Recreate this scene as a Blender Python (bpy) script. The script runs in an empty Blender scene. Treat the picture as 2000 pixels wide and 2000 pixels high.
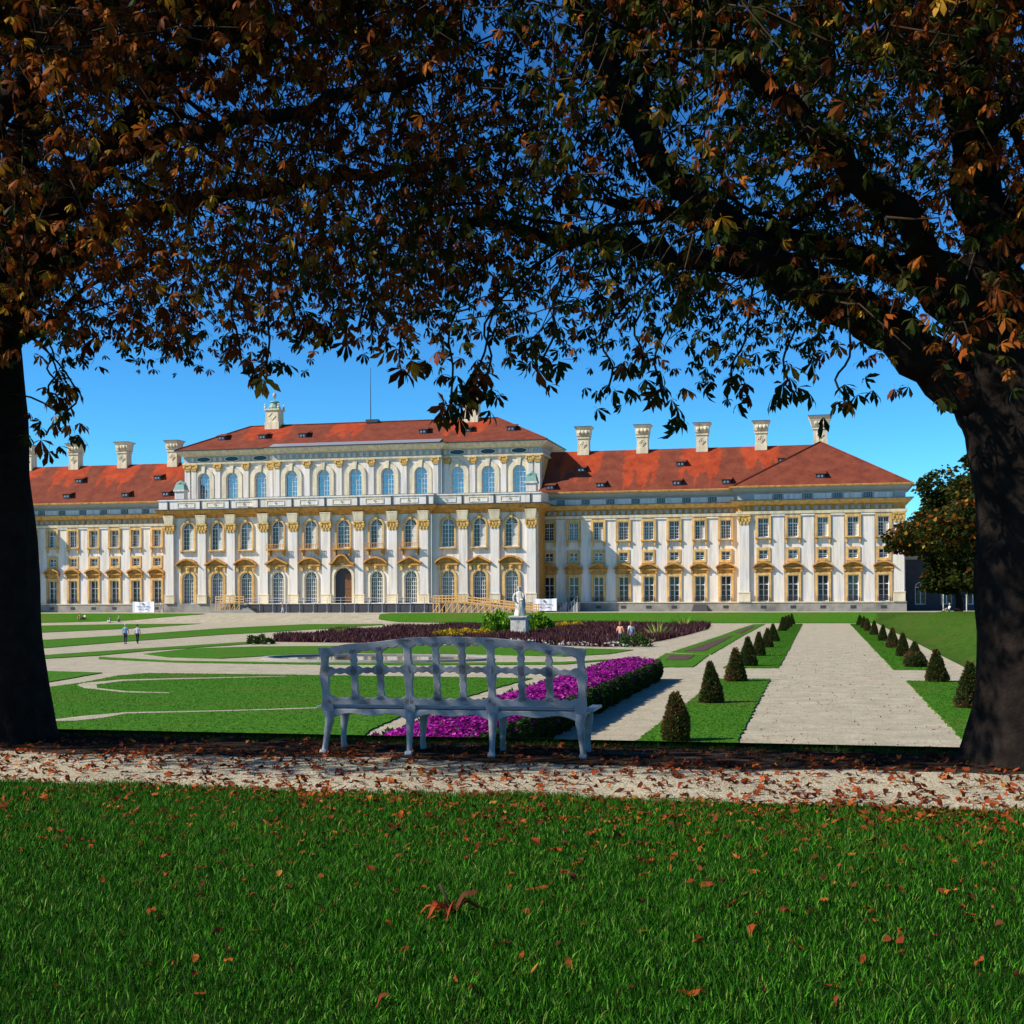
import bpy, math, random
import numpy as np
from mathutils import Vector, Matrix

random.seed(7)
RNG = np.random.default_rng(11)
SC = bpy.context.scene
COL = SC.collection

# ------------------------------------------------------------------ camera, sky, sun, exposure
F = 2600.0 / 2000.0                      # focal length in picture widths
HZ = 1163.5                              # row of the horizon (2000 px picture) at the middle column
ROLL = 0.0045
TH = math.atan(600 / 2600.0)
S_, C_ = math.sin(TH), math.cos(TH)
CAMZ = 4.2                               # eye height over the sunken garden (garden = 0)
FWD = Vector((-S_, C_, 0)); RGT = Vector((C_, S_, 0)); UP = Vector((0, 0, 1))
cam_d = bpy.data.cameras.new('camera'); cam = bpy.data.objects.new('camera', cam_d); COL.objects.link(cam)
cam_d.sensor_width = 36; cam_d.lens = 36 * F
cam_d.shift_y = (HZ - 1000) / 2000
cam_d.clip_start = 0.1; cam_d.clip_end = 6000
u_ = RGT * math.cos(ROLL) - UP * math.sin(ROLL); v_ = RGT * math.sin(ROLL) + UP * math.cos(ROLL)
cam.matrix_world = Matrix(((u_.x, v_.x, -FWD.x, 0), (u_.y, v_.y, -FWD.y, 0), (u_.z, v_.z, -FWD.z, CAMZ), (0, 0, 0, 1)))
SC.camera = cam

SUN = Vector((1.0, 0.5, -0.9)).normalized()      # direction the light travels
EL = math.asin(-SUN.z); AZ = math.atan2(-SUN.x, -SUN.y)
W = bpy.data.worlds.new('World'); SC.world = W; W.use_nodes = True
wn = W.node_tree; wn.nodes.clear()
sky = wn.nodes.new('ShaderNodeTexSky'); sky.sky_type = 'NISHITA'; sky.sun_disc = False
sky.sun_elevation = EL; sky.sun_rotation = AZ; sky.altitude = 500
sky.air_density = 1.0; sky.dust_density = 0.0; sky.ozone_density = 8.0
hs = wn.nodes.new('ShaderNodeGamma'); hs.inputs['Gamma'].default_value = 1.5
bg = wn.nodes.new('ShaderNodeBackground'); bg.inputs['Strength'].default_value = 0.05
wo = wn.nodes.new('ShaderNodeOutputWorld')
wn.links.new(sky.outputs[0], hs.inputs['Color']); tn = wn.nodes.new('ShaderNodeMix'); tn.data_type = 'RGBA'; tn.blend_type = 'MULTIPLY'; tn.inputs['Factor'].default_value = 1.0; tn.inputs[7].default_value = (0.62, 1.12, 1.06, 1)
wn.links.new(hs.outputs[0], tn.inputs[6]); wn.links.new(tn.outputs[2], bg.inputs[0]); wn.links.new(bg.outputs[0], wo.inputs[0])
sl = bpy.data.lights.new('sun', 'SUN'); sl.energy = 5.0; sl.angle = math.radians(0.53); sl.color = (1.0, 0.93, 0.82)
sun = bpy.data.objects.new('sun', sl); COL.objects.link(sun)
sun.rotation_euler = SUN.to_track_quat('-Z', 'Y').to_euler()
sun.location = (-40, -20, 60)
SC.view_settings.view_transform = 'Standard'; SC.view_settings.look = 'None'
SC.view_settings.exposure = 0.45; SC.view_settings.gamma = 1.0; SC.view_settings.use_curve_mapping = False
SC.cycles.max_bounces = 6; SC.cycles.diffuse_bounces = 2; SC.cycles.glossy_bounces = 2; SC.cycles.transparent_max_bounces = 4
SC.cycles.use_denoising = True

# ------------------------------------------------------------------ survey helpers (from sight lines to the place)
def ray(x, y):
    dx, dy = x - 1000.0, y - HZ
    a = dx * math.cos(ROLL) - dy * math.sin(ROLL); b = dx * math.sin(ROLL) + dy * math.cos(ROLL)
    return a / 2600.0, b / 2600.0
def G(x, y, z=0.0):                      # sight line meets the level z
    r, b = ray(x, y); d = (CAMZ - z) / max(b, 1e-4)
    p = FWD * d + RGT * (r * d)
    return (p.x, p.y, z)
def WX(x, D):                            # column x on the wall plane Y = D
    r = (x - 1000.0) / 2600.0
    return D * (r * C_ - S_) / (C_ + r * S_)
def WZ(x, y, D):
    r, b = ray(x, y)
    return CAMZ - b * D / (C_ + r * S_)

# ------------------------------------------------------------------ materials
MATS = {}
def new_mat(name):
    m = bpy.data.materials.new(name); m.use_nodes = True
    nt = m.node_tree; bs = nt.nodes['Principled BSDF']
    MATS[name] = m
    return m, nt, bs
def mat(name, col, rough=0.8, var=0.12, scale=3.0, bump=0.0, bscale=20.0, col2=None, spec=0.3, metal=0.0, detail=6.0, patch=None):
    """flat colour broken up by two scales of noise; optional second colour"""
    m, nt, bs = new_mat(name)
    N, L = nt.nodes, nt.links
    tc = N.new('ShaderNodeNewGeometry')
    n1 = N.new('ShaderNodeTexNoise'); n1.inputs['Scale'].default_value = scale; n1.inputs['Detail'].default_value = detail; n1.inputs['Roughness'].default_value = 0.65
    L.new(tc.outputs['Position'], n1.inputs['Vector'])
    rp = N.new('ShaderNodeValToRGB'); rp.color_ramp.elements[0].position = 0.3; rp.color_ramp.elements[1].position = 0.7
    a = [max(0, c * (1 - var)) for c in col]; b = [min(1, c * (1 + var)) for c in (col2 or col)]
    rp.color_ramp.elements[0].color = (*a, 1); rp.color_ramp.elements[1].color = (*b, 1)
    L.new(n1.outputs['Fac'], rp.inputs['Fac'])
    out = rp.outputs[0]
    if patch:
        pc, ps, lo, hi = patch
        n3 = N.new('ShaderNodeTexNoise'); n3.inputs['Scale'].default_value = ps; n3.inputs['Detail'].default_value = 3
        L.new(tc.outputs['Position'], n3.inputs['Vector'])
        r3 = N.new('ShaderNodeMapRange'); r3.inputs['From Min'].default_value = lo; r3.inputs['From Max'].default_value = hi
        L.new(n3.outputs['Fac'], r3.inputs['Value'])
        mx = N.new('ShaderNodeMix'); mx.data_type = 'RGBA'
        L.new(r3.outputs[0], mx.inputs['Factor']); L.new(out, mx.inputs[6]); mx.inputs[7].default_value = (*pc, 1)
        out = mx.outputs[2]
    L.new(out, bs.inputs['Base Color'])
    bs.inputs['Roughness'].default_value = rough; bs.inputs['Metallic'].default_value = metal
    bs.inputs['Specular IOR Level'].default_value = spec
    if bump:
        n2 = N.new('ShaderNodeTexNoise'); n2.inputs['Scale'].default_value = bscale; n2.inputs['Detail'].default_value = 5
        L.new(tc.outputs['Position'], n2.inputs['Vector'])
        bp = N.new('ShaderNodeBump'); bp.inputs['Strength'].default_value = bump; bp.inputs['Distance'].default_value = 0.03
        L.new(n2.outputs['Fac'], bp.inputs['Height']); L.new(bp.outputs[0], bs.inputs['Normal'])
    return m
def leaf_mat(name, transl=0.35, rough=0.55):
    """colour comes from the leaf's own colour attribute"""
    m, nt, bs = new_mat(name); N, L = nt.nodes, nt.links
    at = N.new('ShaderNodeAttribute'); at.attribute_name = 'Col'
    L.new(at.outputs['Color'], bs.inputs['Base Color']); bs.inputs['Roughness'].default_value = rough
    bs.inputs['Specular IOR Level'].default_value = 0.05
    tr = N.new('ShaderNodeBsdfTranslucent'); L.new(at.outputs['Color'], tr.inputs['Color'])
    mx = N.new('ShaderNodeMixShader'); mx.inputs[0].default_value = transl
    L.new(bs.outputs[0], mx.inputs[1]); L.new(tr.outputs[0], mx.inputs[2])
    L.new(mx.outputs[0], N['Material Output'].inputs['Surface'])
    return m
def gravel_mat(name, c1, c2, scale):
    m, nt, bs = new_mat(name); N, L = nt.nodes, nt.links
    g = N.new('ShaderNodeNewGeometry')
    vo = N.new('ShaderNodeTexVoronoi'); vo.inputs['Scale'].default_value = scale; L.new(g.outputs['Position'], vo.inputs['Vector'])
    no = N.new('ShaderNodeTexNoise'); no.inputs['Scale'].default_value = 0.6; no.inputs['Detail'].default_value = 8; no.inputs['Roughness'].default_value = 0.7
    L.new(g.outputs['Position'], no.inputs['Vector'])
    n2 = N.new('ShaderNodeTexNoise'); n2.inputs['Scale'].default_value = 9; n2.inputs['Detail'].default_value = 8; n2.inputs['Roughness'].default_value = 0.8
    L.new(g.outputs['Position'], n2.inputs['Vector'])
    rp = N.new('ShaderNodeValToRGB'); e = rp.color_ramp.elements
    e[0].position = 0.1; e[0].color = (*[c * .55 for c in c1], 1); e[1].position = 0.9; e[1].color = (*c2, 1)
    k = e.new(0.5); k.color = (*c1, 1)
    sep = N.new('ShaderNodeSeparateColor'); L.new(vo.outputs['Color'], sep.inputs[0])
    ad = N.new('ShaderNodeMath'); ad.operation = 'MULTIPLY_ADD'; ad.inputs[1].default_value = 0.45
    L.new(sep.outputs[0], ad.inputs[0])
    m2 = N.new('ShaderNodeMath'); m2.operation = 'MULTIPLY_ADD'; m2.inputs[1].default_value = 0.5; m2.inputs[2].default_value = -0.02
    L.new(n2.outputs['Fac'], m2.inputs[0])
    m3 = N.new('ShaderNodeMath'); m3.operation = 'MULTIPLY_ADD'; m3.inputs[1].default_value = 0.3; L.new(no.outputs['Fac'], m3.inputs[0]); L.new(m2.outputs[0], m3.inputs[2])
    L.new(m3.outputs[0], ad.inputs[2])
    L.new(ad.outputs[0], rp.inputs[0])
    v3 = N.new('ShaderNodeTexVoronoi'); v3.inputs['Scale'].default_value = 5.5; L.new(g.outputs['Position'], v3.inputs['Vector'])
    r3 = N.new('ShaderNodeMapRange'); r3.inputs['From Min'].default_value = .10; r3.inputs['From Max'].default_value = .26; r3.inputs['To Min'].default_value = .38; r3.inputs['To Max'].default_value = 1.0; L.new(v3.outputs['Distance'], r3.inputs['Value'])
    n4 = N.new('ShaderNodeTexNoise'); n4.inputs['Scale'].default_value = .8; n4.inputs['Detail'].default_value = 9; n4.inputs['Roughness'].default_value = .75; L.new(g.outputs['Position'], n4.inputs['Vector'])
    r4 = N.new('ShaderNodeMapRange'); r4.inputs['From Min'].default_value = .3; r4.inputs['From Max'].default_value = .7; r4.inputs['To Min'].default_value = .72; r4.inputs['To Max'].default_value = 1.18; L.new(n4.outputs['Fac'], r4.inputs['Value'])
    mm = N.new('ShaderNodeMath'); mm.operation = 'MULTIPLY'; L.new(r3.outputs[0], mm.inputs[0]); L.new(r4.outputs[0], mm.inputs[1])
    vm = N.new('ShaderNodeVectorMath'); vm.operation = 'SCALE'; L.new(rp.outputs[0], vm.inputs[0]); L.new(mm.outputs[0], vm.inputs['Scale'])
    L.new(vm.outputs[0], bs.inputs['Base Color'])
    bs.inputs['Roughness'].default_value = 0.95; bs.inputs['Specular IOR Level'].default_value = 0.04
    bp = N.new('ShaderNodeBump'); bp.inputs['Strength'].default_value = 0.8; bp.inputs['Distance'].default_value = 0.012
    L.new(vo.outputs['Distance'], bp.inputs['Height']); bp.invert = True; L.new(bp.outputs[0], bs.inputs['Normal'])
    return m

M_gravel = gravel_mat('gravel', (0.34, 0.295, 0.20), (0.58, 0.52, 0.39), 55)
M_lawn = mat('lawn_grass', (0.024, 0.092, 0.005), .9, .40, 5.0, 1.0, 22, col2=(0.058, 0.170, 0.010), spec=0.05, detail=10, patch=((0.085, 0.13, 0.016), 0.13, .52, .75))
M_bank = mat('bank_grass', (0.022, 0.062, 0.004), .9, .35, 2.0, .9, 25, col2=(0.045, 0.095, 0.008), spec=0.05, detail=10, patch=((0.07, 0.075, 0.015), 0.1, .5, .75))
M_soil = mat('soil', (0.075, 0.04, 0.028), .95, .3, 2.0, .6, 14)
M_white = mat('white_plaster', (0.77, 0.72, 0.69), .85, .04, 0.35, .1, 8, col2=(0.79, 0.69, 0.54))
def weather(m, lo=.74, sx=1.6, sz=.10):
    """rain streaks and grime worked into a wall colour"""
    nt = m.node_tree; N, L = nt.nodes, nt.links; bs = N['Principled BSDF']; src = bs.inputs['Base Color'].links[0].from_socket
    g = N.new('ShaderNodeNewGeometry'); mp = N.new('ShaderNodeMapping'); mp.inputs['Scale'].default_value = (sx, sx, sz); L.new(g.outputs['Position'], mp.inputs['Vector'])
    n = N.new('ShaderNodeTexNoise'); n.inputs['Scale'].default_value = 1.0; n.inputs['Detail'].default_value = 7; n.inputs['Roughness'].default_value = .7; L.new(mp.outputs[0], n.inputs['Vector'])
    r = N.new('ShaderNodeMapRange'); r.inputs['From Min'].default_value = .38; r.inputs['From Max'].default_value = .56; r.inputs['To Min'].default_value = lo; r.inputs['To Max'].default_value = 1.0; L.new(n.outputs['Fac'], r.inputs['Value'])
    v = N.new('ShaderNodeVectorMath'); v.operation = 'SCALE'; L.new(src, v.inputs[0]); L.new(r.outputs[0], v.inputs['Scale']); L.new(v.outputs[0], bs.inputs['Base Color'])
weather(M_white)
M_ivory = mat('ivory_plaster', (0.78, 0.66, 0.45), .85, .10, 0.8); weather(M_ivory, .7)
M_ochre = mat('ochre_stucco', (0.72, 0.44, 0.15), .85, .22, 1.2); weather(M_ochre, .62)
M_ochre2 = mat('deep_ochre_stucco', (0.60, 0.30, 0.075), .85, .2, 1.2); weather(M_ochre2, .6)
M_gold = mat('gilt_stucco', (0.62, 0.38, 0.11), .7, .35, 3.0, .6, 9)
M_grey = mat('grey_stucco', (0.40, 0.40, 0.38), .85, .1, 0.8)
M_stone = mat('plinth_stone', (0.30, 0.275, 0.23), .9, .22, 0.9, .3, 6, patch=((0.16, 0.15, 0.13), 0.35, .5, .7))
M_dark = mat('shade_dark_stone', (0.055, 0.055, 0.065), .85, .2, 1.0)  # dark tone carries the shade on the gallery and terrace walls
M_muntin = mat('white_paint', (0.78, 0.78, 0.78), .5, .02)
M_curtain = mat('pale_blind', (0.52, 0.50, 0.42), .9, .06, 1.0)
M_wood = mat('raw_timber', (0.62, 0.36, 0.12), .7, .2, 4.0)
M_door = mat('oak_door', (0.16, 0.07, 0.025), .5, .25, 3.0)
M_metal = mat('galvanised_metal', (0.45, 0.45, 0.46), .45, .08, 4, metal=0.6)
M_darkmetal = mat('dark_metal', (0.05, 0.05, 0.055), .5, .1, 4)
M_copper = mat('verdigris_copper', (0.20, 0.34, 0.28), .6, .2, 2.0)
M_banner = mat('banner_cloth', (0.80, 0.80, 0.83), .7, .02)
M_ink = mat('banner_ink', (0.10, 0.11, 0.16), .7, .05)
M_red = mat('banner_red_ink', (0.5, 0.05, 0.04), .7, .05)
M_statue = mat('weathered_stone', (0.58, 0.54, 0.46), .85, .22, 2.5, .5, 7, patch=((0.10, 0.10, 0.09), 1.5, .55, .72))
M_bench = mat('blue_grey_bench_paint', (0.25, 0.255, 0.275), .5, .16, 7.0, .12, 60, spec=0.35, patch=((0.14, 0.14, 0.14), 5.0, .53, .68))
M_seat = mat('bench_seat_paint', (0.24, 0.25, 0.28), .38, .12, 8.0, .1, 70, spec=0.5)
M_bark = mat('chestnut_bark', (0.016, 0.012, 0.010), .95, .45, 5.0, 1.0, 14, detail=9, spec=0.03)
M_twig = mat('twig_bark', (0.045, 0.03, 0.018), .95, .3, 9.0, spec=0.03)
M_leaf = leaf_mat('chestnut_leaf', .30)
M_fallen = leaf_mat('fallen_leaf', .12, .7)
M_blade = leaf_mat('grass_blade', .30, .5)
M_plant = leaf_mat('garden_plant', .25)
M_water = mat('basin_water', (0.012, 0.016, 0.014), .08, .2, .5, spec=.5)
M_basin = mat('basin_kerb_stone', (0.30, 0.28, 0.24), .85, .12, 2.0)

def glass_mat(name, refl, tint):
    m, nt, bs = new_mat(name); N, L = nt.nodes, nt.links
    g = N.new('ShaderNodeNewGeometry'); n = N.new('ShaderNodeTexNoise'); n.inputs['Scale'].default_value = 0.9
    L.new(g.outputs['Position'], n.inputs['Vector'])
    b = N.new('ShaderNodeBump'); b.inputs['Strength'].default_value = .25; b.inputs['Distance'].default_value = .05
    L.new(n.outputs['Fac'], b.inputs['Height']); L.new(b.outputs[0], bs.inputs['Normal'])
    bs.inputs['Base Color'].default_value = (*tint, 1); bs.inputs['Roughness'].default_value = .06
    bs.inputs['IOR'].default_value = refl; bs.inputs['Specular IOR Level'].default_value = .6
    return m
M_glass = glass_mat('old_window_glass', 1.42, (0.014, 0.013, 0.016))
M_glassb = glass_mat('hazy_window_glass', 1.42, (0.04, 0.035, 0.035))
M_glassc = glass_mat('sky_window_glass', 1.55, (0.02, 0.024, 0.035))
M_glass2 = glass_mat('upper_window_glass', 2.6, (0.03, 0.05, 0.09))  # blue tint paints some of the sky reflection into the panes

def roof_mat():
    m, nt, bs = new_mat('roof_tiles'); N, L = nt.nodes, nt.links
    g = N.new('ShaderNodeNewGeometry')
    n = N.new('ShaderNodeTexNoise'); n.inputs['Scale'].default_value = 0.55; n.inputs['Detail'].default_value = 9; n.inputs['Roughness'].default_value = .7
    L.new(g.outputs['Position'], n.inputs['Vector'])
    r = N.new('ShaderNodeValToRGB'); e = r.color_ramp.elements
    e[0].position = .32; e[0].color = (0.125, 0.030, 0.018, 1); e[1].position = .68; e[1].color = (0.225, 0.058, 0.030, 1)
    L.new(n.outputs['Fac'], r.inputs['Fac'])
    at = N.new('ShaderNodeAttribute'); at.attribute_name = 'fresh'
    n2 = N.new('ShaderNodeTexNoise'); n2.inputs['Scale'].default_value = 0.8; n2.inputs['Detail'].default_value = 8
    L.new(g.outputs['Position'], n2.inputs['Vector'])
    ad = N.new('ShaderNodeMath'); ad.operation = 'ADD'; L.new(at.outputs['Fac'], ad.inputs[0]); L.new(n2.outputs['Fac'], ad.inputs[1])
    mr = N.new('ShaderNodeMapRange'); mr.inputs['From Min'].default_value = .84; mr.inputs['From Max'].default_value = .98; L.new(ad.outputs[0], mr.inputs['Value'])
    mx = N.new('ShaderNodeMix'); mx.data_type = 'RGBA'; L.new(mr.outputs[0], mx.inputs['Factor'])
    rf = N.new('ShaderNodeValToRGB'); rf.color_ramp.elements[0].position = .35; rf.color_ramp.elements[0].color = (0.24, 0.034, 0.014, 1); rf.color_ramp.elements[1].position = .65; rf.color_ramp.elements[1].color = (0.40, 0.062, 0.02, 1)
    L.new(n.outputs['Fac'], rf.inputs['Fac']); L.new(r.outputs[0], mx.inputs[6]); L.new(rf.outputs[0], mx.inputs[7])
    L.new(mx.outputs[2], bs.inputs['Base Color']); bs.inputs['Roughness'].default_value = .85; bs.inputs['Specular IOR Level'].default_value = .1
    sp = N.new('ShaderNodeSeparateXYZ'); L.new(g.outputs['Position'], sp.inputs[0])
    ml = N.new('ShaderNodeMath'); ml.operation = 'MULTIPLY'; ml.inputs[1].default_value = 3.2; L.new(sp.outputs[2], ml.inputs[0])
    fr = N.new('ShaderNodeMath'); fr.operation = 'FRACT'; L.new(ml.outputs[0], fr.inputs[0])
    bp = N.new('ShaderNodeBump'); bp.inputs['Strength'].default_value = .5; bp.inputs['Distance'].default_value = .05; L.new(fr.outputs[0], bp.inputs['Height'])
    L.new(bp.outputs[0], bs.inputs['Normal'])
    return m
M_roof = roof_mat()

# ------------------------------------------------------------------ object helpers
ORG = {}
def tag(o, label=None, cat=None, group=None, kind=None):
    if label: o['label'] = label
    if cat: o['category'] = cat
    if group: o['group'] = group
    if kind: o['kind'] = kind
    return o
def empty(name, loc, label=None, cat=None, group=None, parent=None, rz=0.0):
    o = bpy.data.objects.new(name, None); COL.objects.link(o); o.empty_display_size = .3
    loc = Vector(loc)
    if parent is not None: o.parent = parent; o.location = loc - ORG[parent]
    else: o.location = loc
    o.rotation_euler = (0, 0, rz)
    ORG[o] = loc
    return tag(o, label, cat, group)
def link(name, me, parent=None, loc=(0, 0, 0), rot=(0, 0, 0), scale=(1, 1, 1)):
    """an object of this mesh; loc is in the parent's frame"""
    o = bpy.data.objects.new(name, me); COL.objects.link(o)
    o.parent = parent; o.location = loc; o.rotation_euler = rot; o.scale = scale
    ORG[o] = (ORG[parent] if parent is not None else Vector((0, 0, 0))) + Vector(loc)
    return o
class MB:
    def __init__(self): self.v = []; self.f = []; self.smooth = False
    def add(self, vs, fs):
        n = len(self.v); self.v += [tuple(p) for p in vs]; self.f += [tuple(i + n for i in q) for q in fs]; return self
    def box(self, x0, x1, y0, y1, z0, z1):
        return self.add([(x0, y0, z0), (x1, y0, z0), (x1, y1, z0), (x0, y1, z0), (x0, y0, z1), (x1, y0, z1), (x1, y1, z1), (x0, y1, z1)],
                        [(0, 3, 2, 1), (4, 5, 6, 7), (0, 1, 5, 4), (1, 2, 6, 5), (2, 3, 7, 6), (3, 0, 4, 7)])
    def frustum(self, cx, cy, z0, a0, b0, z1, a1, b1):
        return self.add([(cx - a0, cy - b0, z0), (cx + a0, cy - b0, z0), (cx + a0, cy + b0, z0), (cx - a0, cy + b0, z0),
                         (cx - a1, cy - b1, z1), (cx + a1, cy - b1, z1), (cx + a1, cy + b1, z1), (cx - a1, cy + b1, z1)],
                        [(0, 3, 2, 1), (4, 5, 6, 7), (0, 1, 5, 4), (1, 2, 6, 5), (2, 3, 7, 6), (3, 0, 4, 7)])
    def prism_y(self, pts, y0, y1):          # outline in (x, z), extruded along y
        n = len(pts)
        return self.add([(x, y0, z) for x, z in pts] + [(x, y1, z) for x, z in pts],
                        [tuple(range(n)), tuple(range(2 * n - 1, n - 1, -1))] + [(i, i + n, (i + 1) % n + n, (i + 1) % n) for i in range(n)])
    def prism_z(self, pts, z0, z1):
        n = len(pts)
        return self.add([(x, y, z0) for x, y in pts] + [(x, y, z1) for x, y in pts],
                        [tuple(range(n - 1, -1, -1)), tuple(range(n, 2 * n))] + [(i, (i + 1) % n, (i + 1) % n + n, i + n) for i in range(n)])
    def tube(self, path, radii, n=8, cap=True):
        path = [Vector(p) for p in path]
        if not hasattr(radii, '__len__'): radii = [radii] * len(path)
        base = len(self.v); ref = Vector((0.31, 0.77, 0.55))
        for i, p in enumerate(path):
            t = (path[min(i + 1, len(path) - 1)] - path[max(i - 1, 0)]).normalized()
            a = t.cross(ref)
            if a.length < .1: a = t.cross(Vector((1, 0, 0)))
            a.normalize(); b = t.cross(a)
            for k in range(n):
                w = 2 * math.pi * k / n
                self.v.append(tuple(p + (a * math.cos(w) + b * math.sin(w)) * radii[i]))
        for i in range(len(path) - 1):
            for k in range(n):
                q = base + i * n; self.f.append((q + k, q + (k + 1) % n, q + n + (k + 1) % n, q + n + k))
        if cap:
            self.f.append(tuple(base + k for k in range(n - 1, -1, -1))); e = base + (len(path) - 1) * n
            self.f.append(tuple(e + k for k in range(n)))
        return self
    def lathe(self, cx, cy, prof, n=16):
        base = len(self.v)
        for r, z in prof:
            for k in range(n):
                w = 2 * math.pi * k / n; self.v.append((cx + r * math.cos(w), cy + r * math.sin(w), z))
        for i in range(len(prof) - 1):
            for k in range(n):
                q = base + i * n; self.f.append((q + k, q + (k + 1) % n, q + n + (k + 1) % n, q + n + k))
        self.f.append(tuple(base + k for k in range(n - 1, -1, -1))); e = base + (len(prof) - 1) * n
        self.f.append(tuple(e + k for k in range(n)))
        return self
    def sweep(self, path, prof, closed=False):
        """profile (out, z) swept along a right-angled path in plan, outward = right-hand side of travel"""
        n = len(path); base = len(self.v); m = len(prof)
        for i, p in enumerate(path):
            ds = []
            if i > 0 or closed:
                q = path[i - 1]; d = Vector((p[0] - q[0], p[1] - q[1])).normalized(); ds.append(Vector((d.y, -d.x)))
            if i < n - 1 or closed:
                q = path[(i + 1) % n]; d = Vector((q[0] - p[0], q[1] - p[1])).normalized(); ds.append(Vector((d.y, -d.x)))
            o = ds[0] if len(ds) == 1 or (ds[0] - ds[1]).length < .01 else ds[0] + ds[1]
            for a, z in prof: self.v.append((p[0] + o.x * a, p[1] + o.y * a, z))
        for i in range(n if closed else n - 1):
            for k in range(m - 1):
                a = base + i * m + k; b = base + ((i + 1) % n) * m + k
                self.f.append((a, b, b + 1, a + 1))
        return self
    def mesh(self, name, material, origin=(0, 0, 0), smooth=False):
        me = bpy.data.meshes.new(name); o = Vector(origin)
        me.from_pydata([(x - o.x, y - o.y, z - o.z) for x, y, z in self.v], [], self.f); me.update()
        me.materials.append(material)
        if smooth: me.polygons.foreach_set('use_smooth', [True] * len(me.polygons))
        return me
    def build(self, name, material, parent=None, smooth=False, origin=None):
        """vertices are in world coordinates; the object's origin is its parent's (or the given point)"""
        po = ORG[parent] if parent is not None else Vector((0, 0, 0))
        o = Vector(origin) if origin is not None else po
        return link(name, self.mesh(name, material, o, smooth), parent, o - po)
def np_mesh(name, V, T, material, cols=None, smooth=False):
    V = np.ascontiguousarray(V, dtype=np.float32); T = np.ascontiguousarray(T, dtype=np.int32)
    me = bpy.data.meshes.new(name); nv, nt = len(V), len(T); k = T.shape[1]
    me.vertices.add(nv); me.vertices.foreach_set('co', V.ravel())
    me.loops.add(nt * k); me.loops.foreach_set('vertex_index', T.ravel())
    me.polygons.add(nt); me.polygons.foreach_set('loop_start', np.arange(0, nt * k, k, dtype=np.int32))
    me.update(calc_edges=True)
    if cols is not None:
        ca = me.color_attributes.new('Col', 'FLOAT_COLOR', 'POINT')
        c4 = np.ones((nv, 4), np.float32); c4[:, :3] = cols; ca.data.foreach_set('color', c4.ravel())
    me.materials.append(material)
    if smooth: me.polygons.foreach_set('use_smooth', np.ones(nt, dtype=bool))
    return me
def rotmats(n, rng, tilt=None):
    """n random rotations about z, then tilted by up to `tilt` rad about a random level axis"""
    a = rng.uniform(0, 2 * np.pi, n); R = np.zeros((n, 3, 3)); R[:, 0, 0] = np.cos(a); R[:, 0, 1] = -np.sin(a); R[:, 1, 0] = np.sin(a); R[:, 1, 1] = np.cos(a); R[:, 2, 2] = 1
    if tilt is None: return R
    t = tilt if hasattr(tilt, '__len__') else rng.normal(0, tilt, n); b = rng.uniform(0, 2 * np.pi, n)
    kx, ky = np.cos(b), np.sin(b); c, s = np.cos(t), np.sin(t)
    Q = np.zeros((n, 3, 3))
    Q[:, 0, 0] = c + kx * kx * (1 - c); Q[:, 0, 1] = kx * ky * (1 - c); Q[:, 0, 2] = ky * s
    Q[:, 1, 0] = kx * ky * (1 - c); Q[:, 1, 1] = c + ky * ky * (1 - c); Q[:, 1, 2] = -kx * s
    Q[:, 2, 0] = -ky * s; Q[:, 2, 1] = kx * s; Q[:, 2, 2] = c
    return Q @ R
def scatter(V, T, pos, R, sc):
    """copies of one small mesh (V, T) at pos with rotation R and scale sc, as one array pair"""
    n, m = len(pos), len(V)
    out = np.einsum('nij,mj->nmi', R, V) * np.asarray(sc).reshape(n, 1, -1) + pos[:, None, :]
    tt = T[None] + (np.arange(n) * m)[:, None, None]
    return out.reshape(-1, 3), tt.reshape(-1, T.shape[1])
def palette(rng, n, cols, w, jit=.25):
    cols = np.array(cols); w = np.array(w) / np.sum(w)
    c = cols[rng.choice(len(cols), n, p=w)] * rng.uniform(1 - jit, 1 + jit, (n, 1))
    return np.clip(c, 0, 1)

# ================================================================== GROUND
BZ = CAMZ - 1.57                          # level of the tree walk with the bench
LIP = 13.75
def sm(t): t = max(0.0, min(1.0, t)); return t * t * (3 - 2 * t)
def GZ(x, y):
    z = BZ if y < LIP else BZ * (1 - sm((y - LIP) / 6.5))
    pal = 1.4 * sm((y - 197) / 12.5) if y > 197 else 0.0
    top = 2.2 - 0.8 * sm((y - 150) / 55)
    bank = top * sm((x - 7.9) / 6.5) if x > 7.9 else 0.0
    return max(z, pal, bank)
xs = sorted(set([-2500, -1200, -600, -350] + list(np.arange(-260, -20, 8.0)) + list(np.arange(-20, 40, 1.0)) + [45, 60, 80, 120, 200, 400, 900, 2500]))
ys = sorted(set([-600, -200, -80, -30, -10, 0, 5, 9, 12, 13.75] + list(np.arange(14.25, 21, .5)) + list(np.arange(22, 196, 6.0)) + list(np.arange(196, 214, .8)) + [216, 220, 230, 250, 300, 500, 900, 1800, 3500]))
g = MB(); g.v = [(x, y, GZ(x, y)) for y in ys for x in xs]; nx = len(xs)
g.f = [(j * nx + i, j * nx + i + 1, (j + 1) * nx + i + 1, (j + 1) * nx + i) for j in range(len(ys) - 1) for i in range(nx - 1)]
tag(g.build('ground', M_gravel, smooth=True), 'pale gravel ground of the walks and the palace garden', 'ground', kind='structure')

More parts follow.
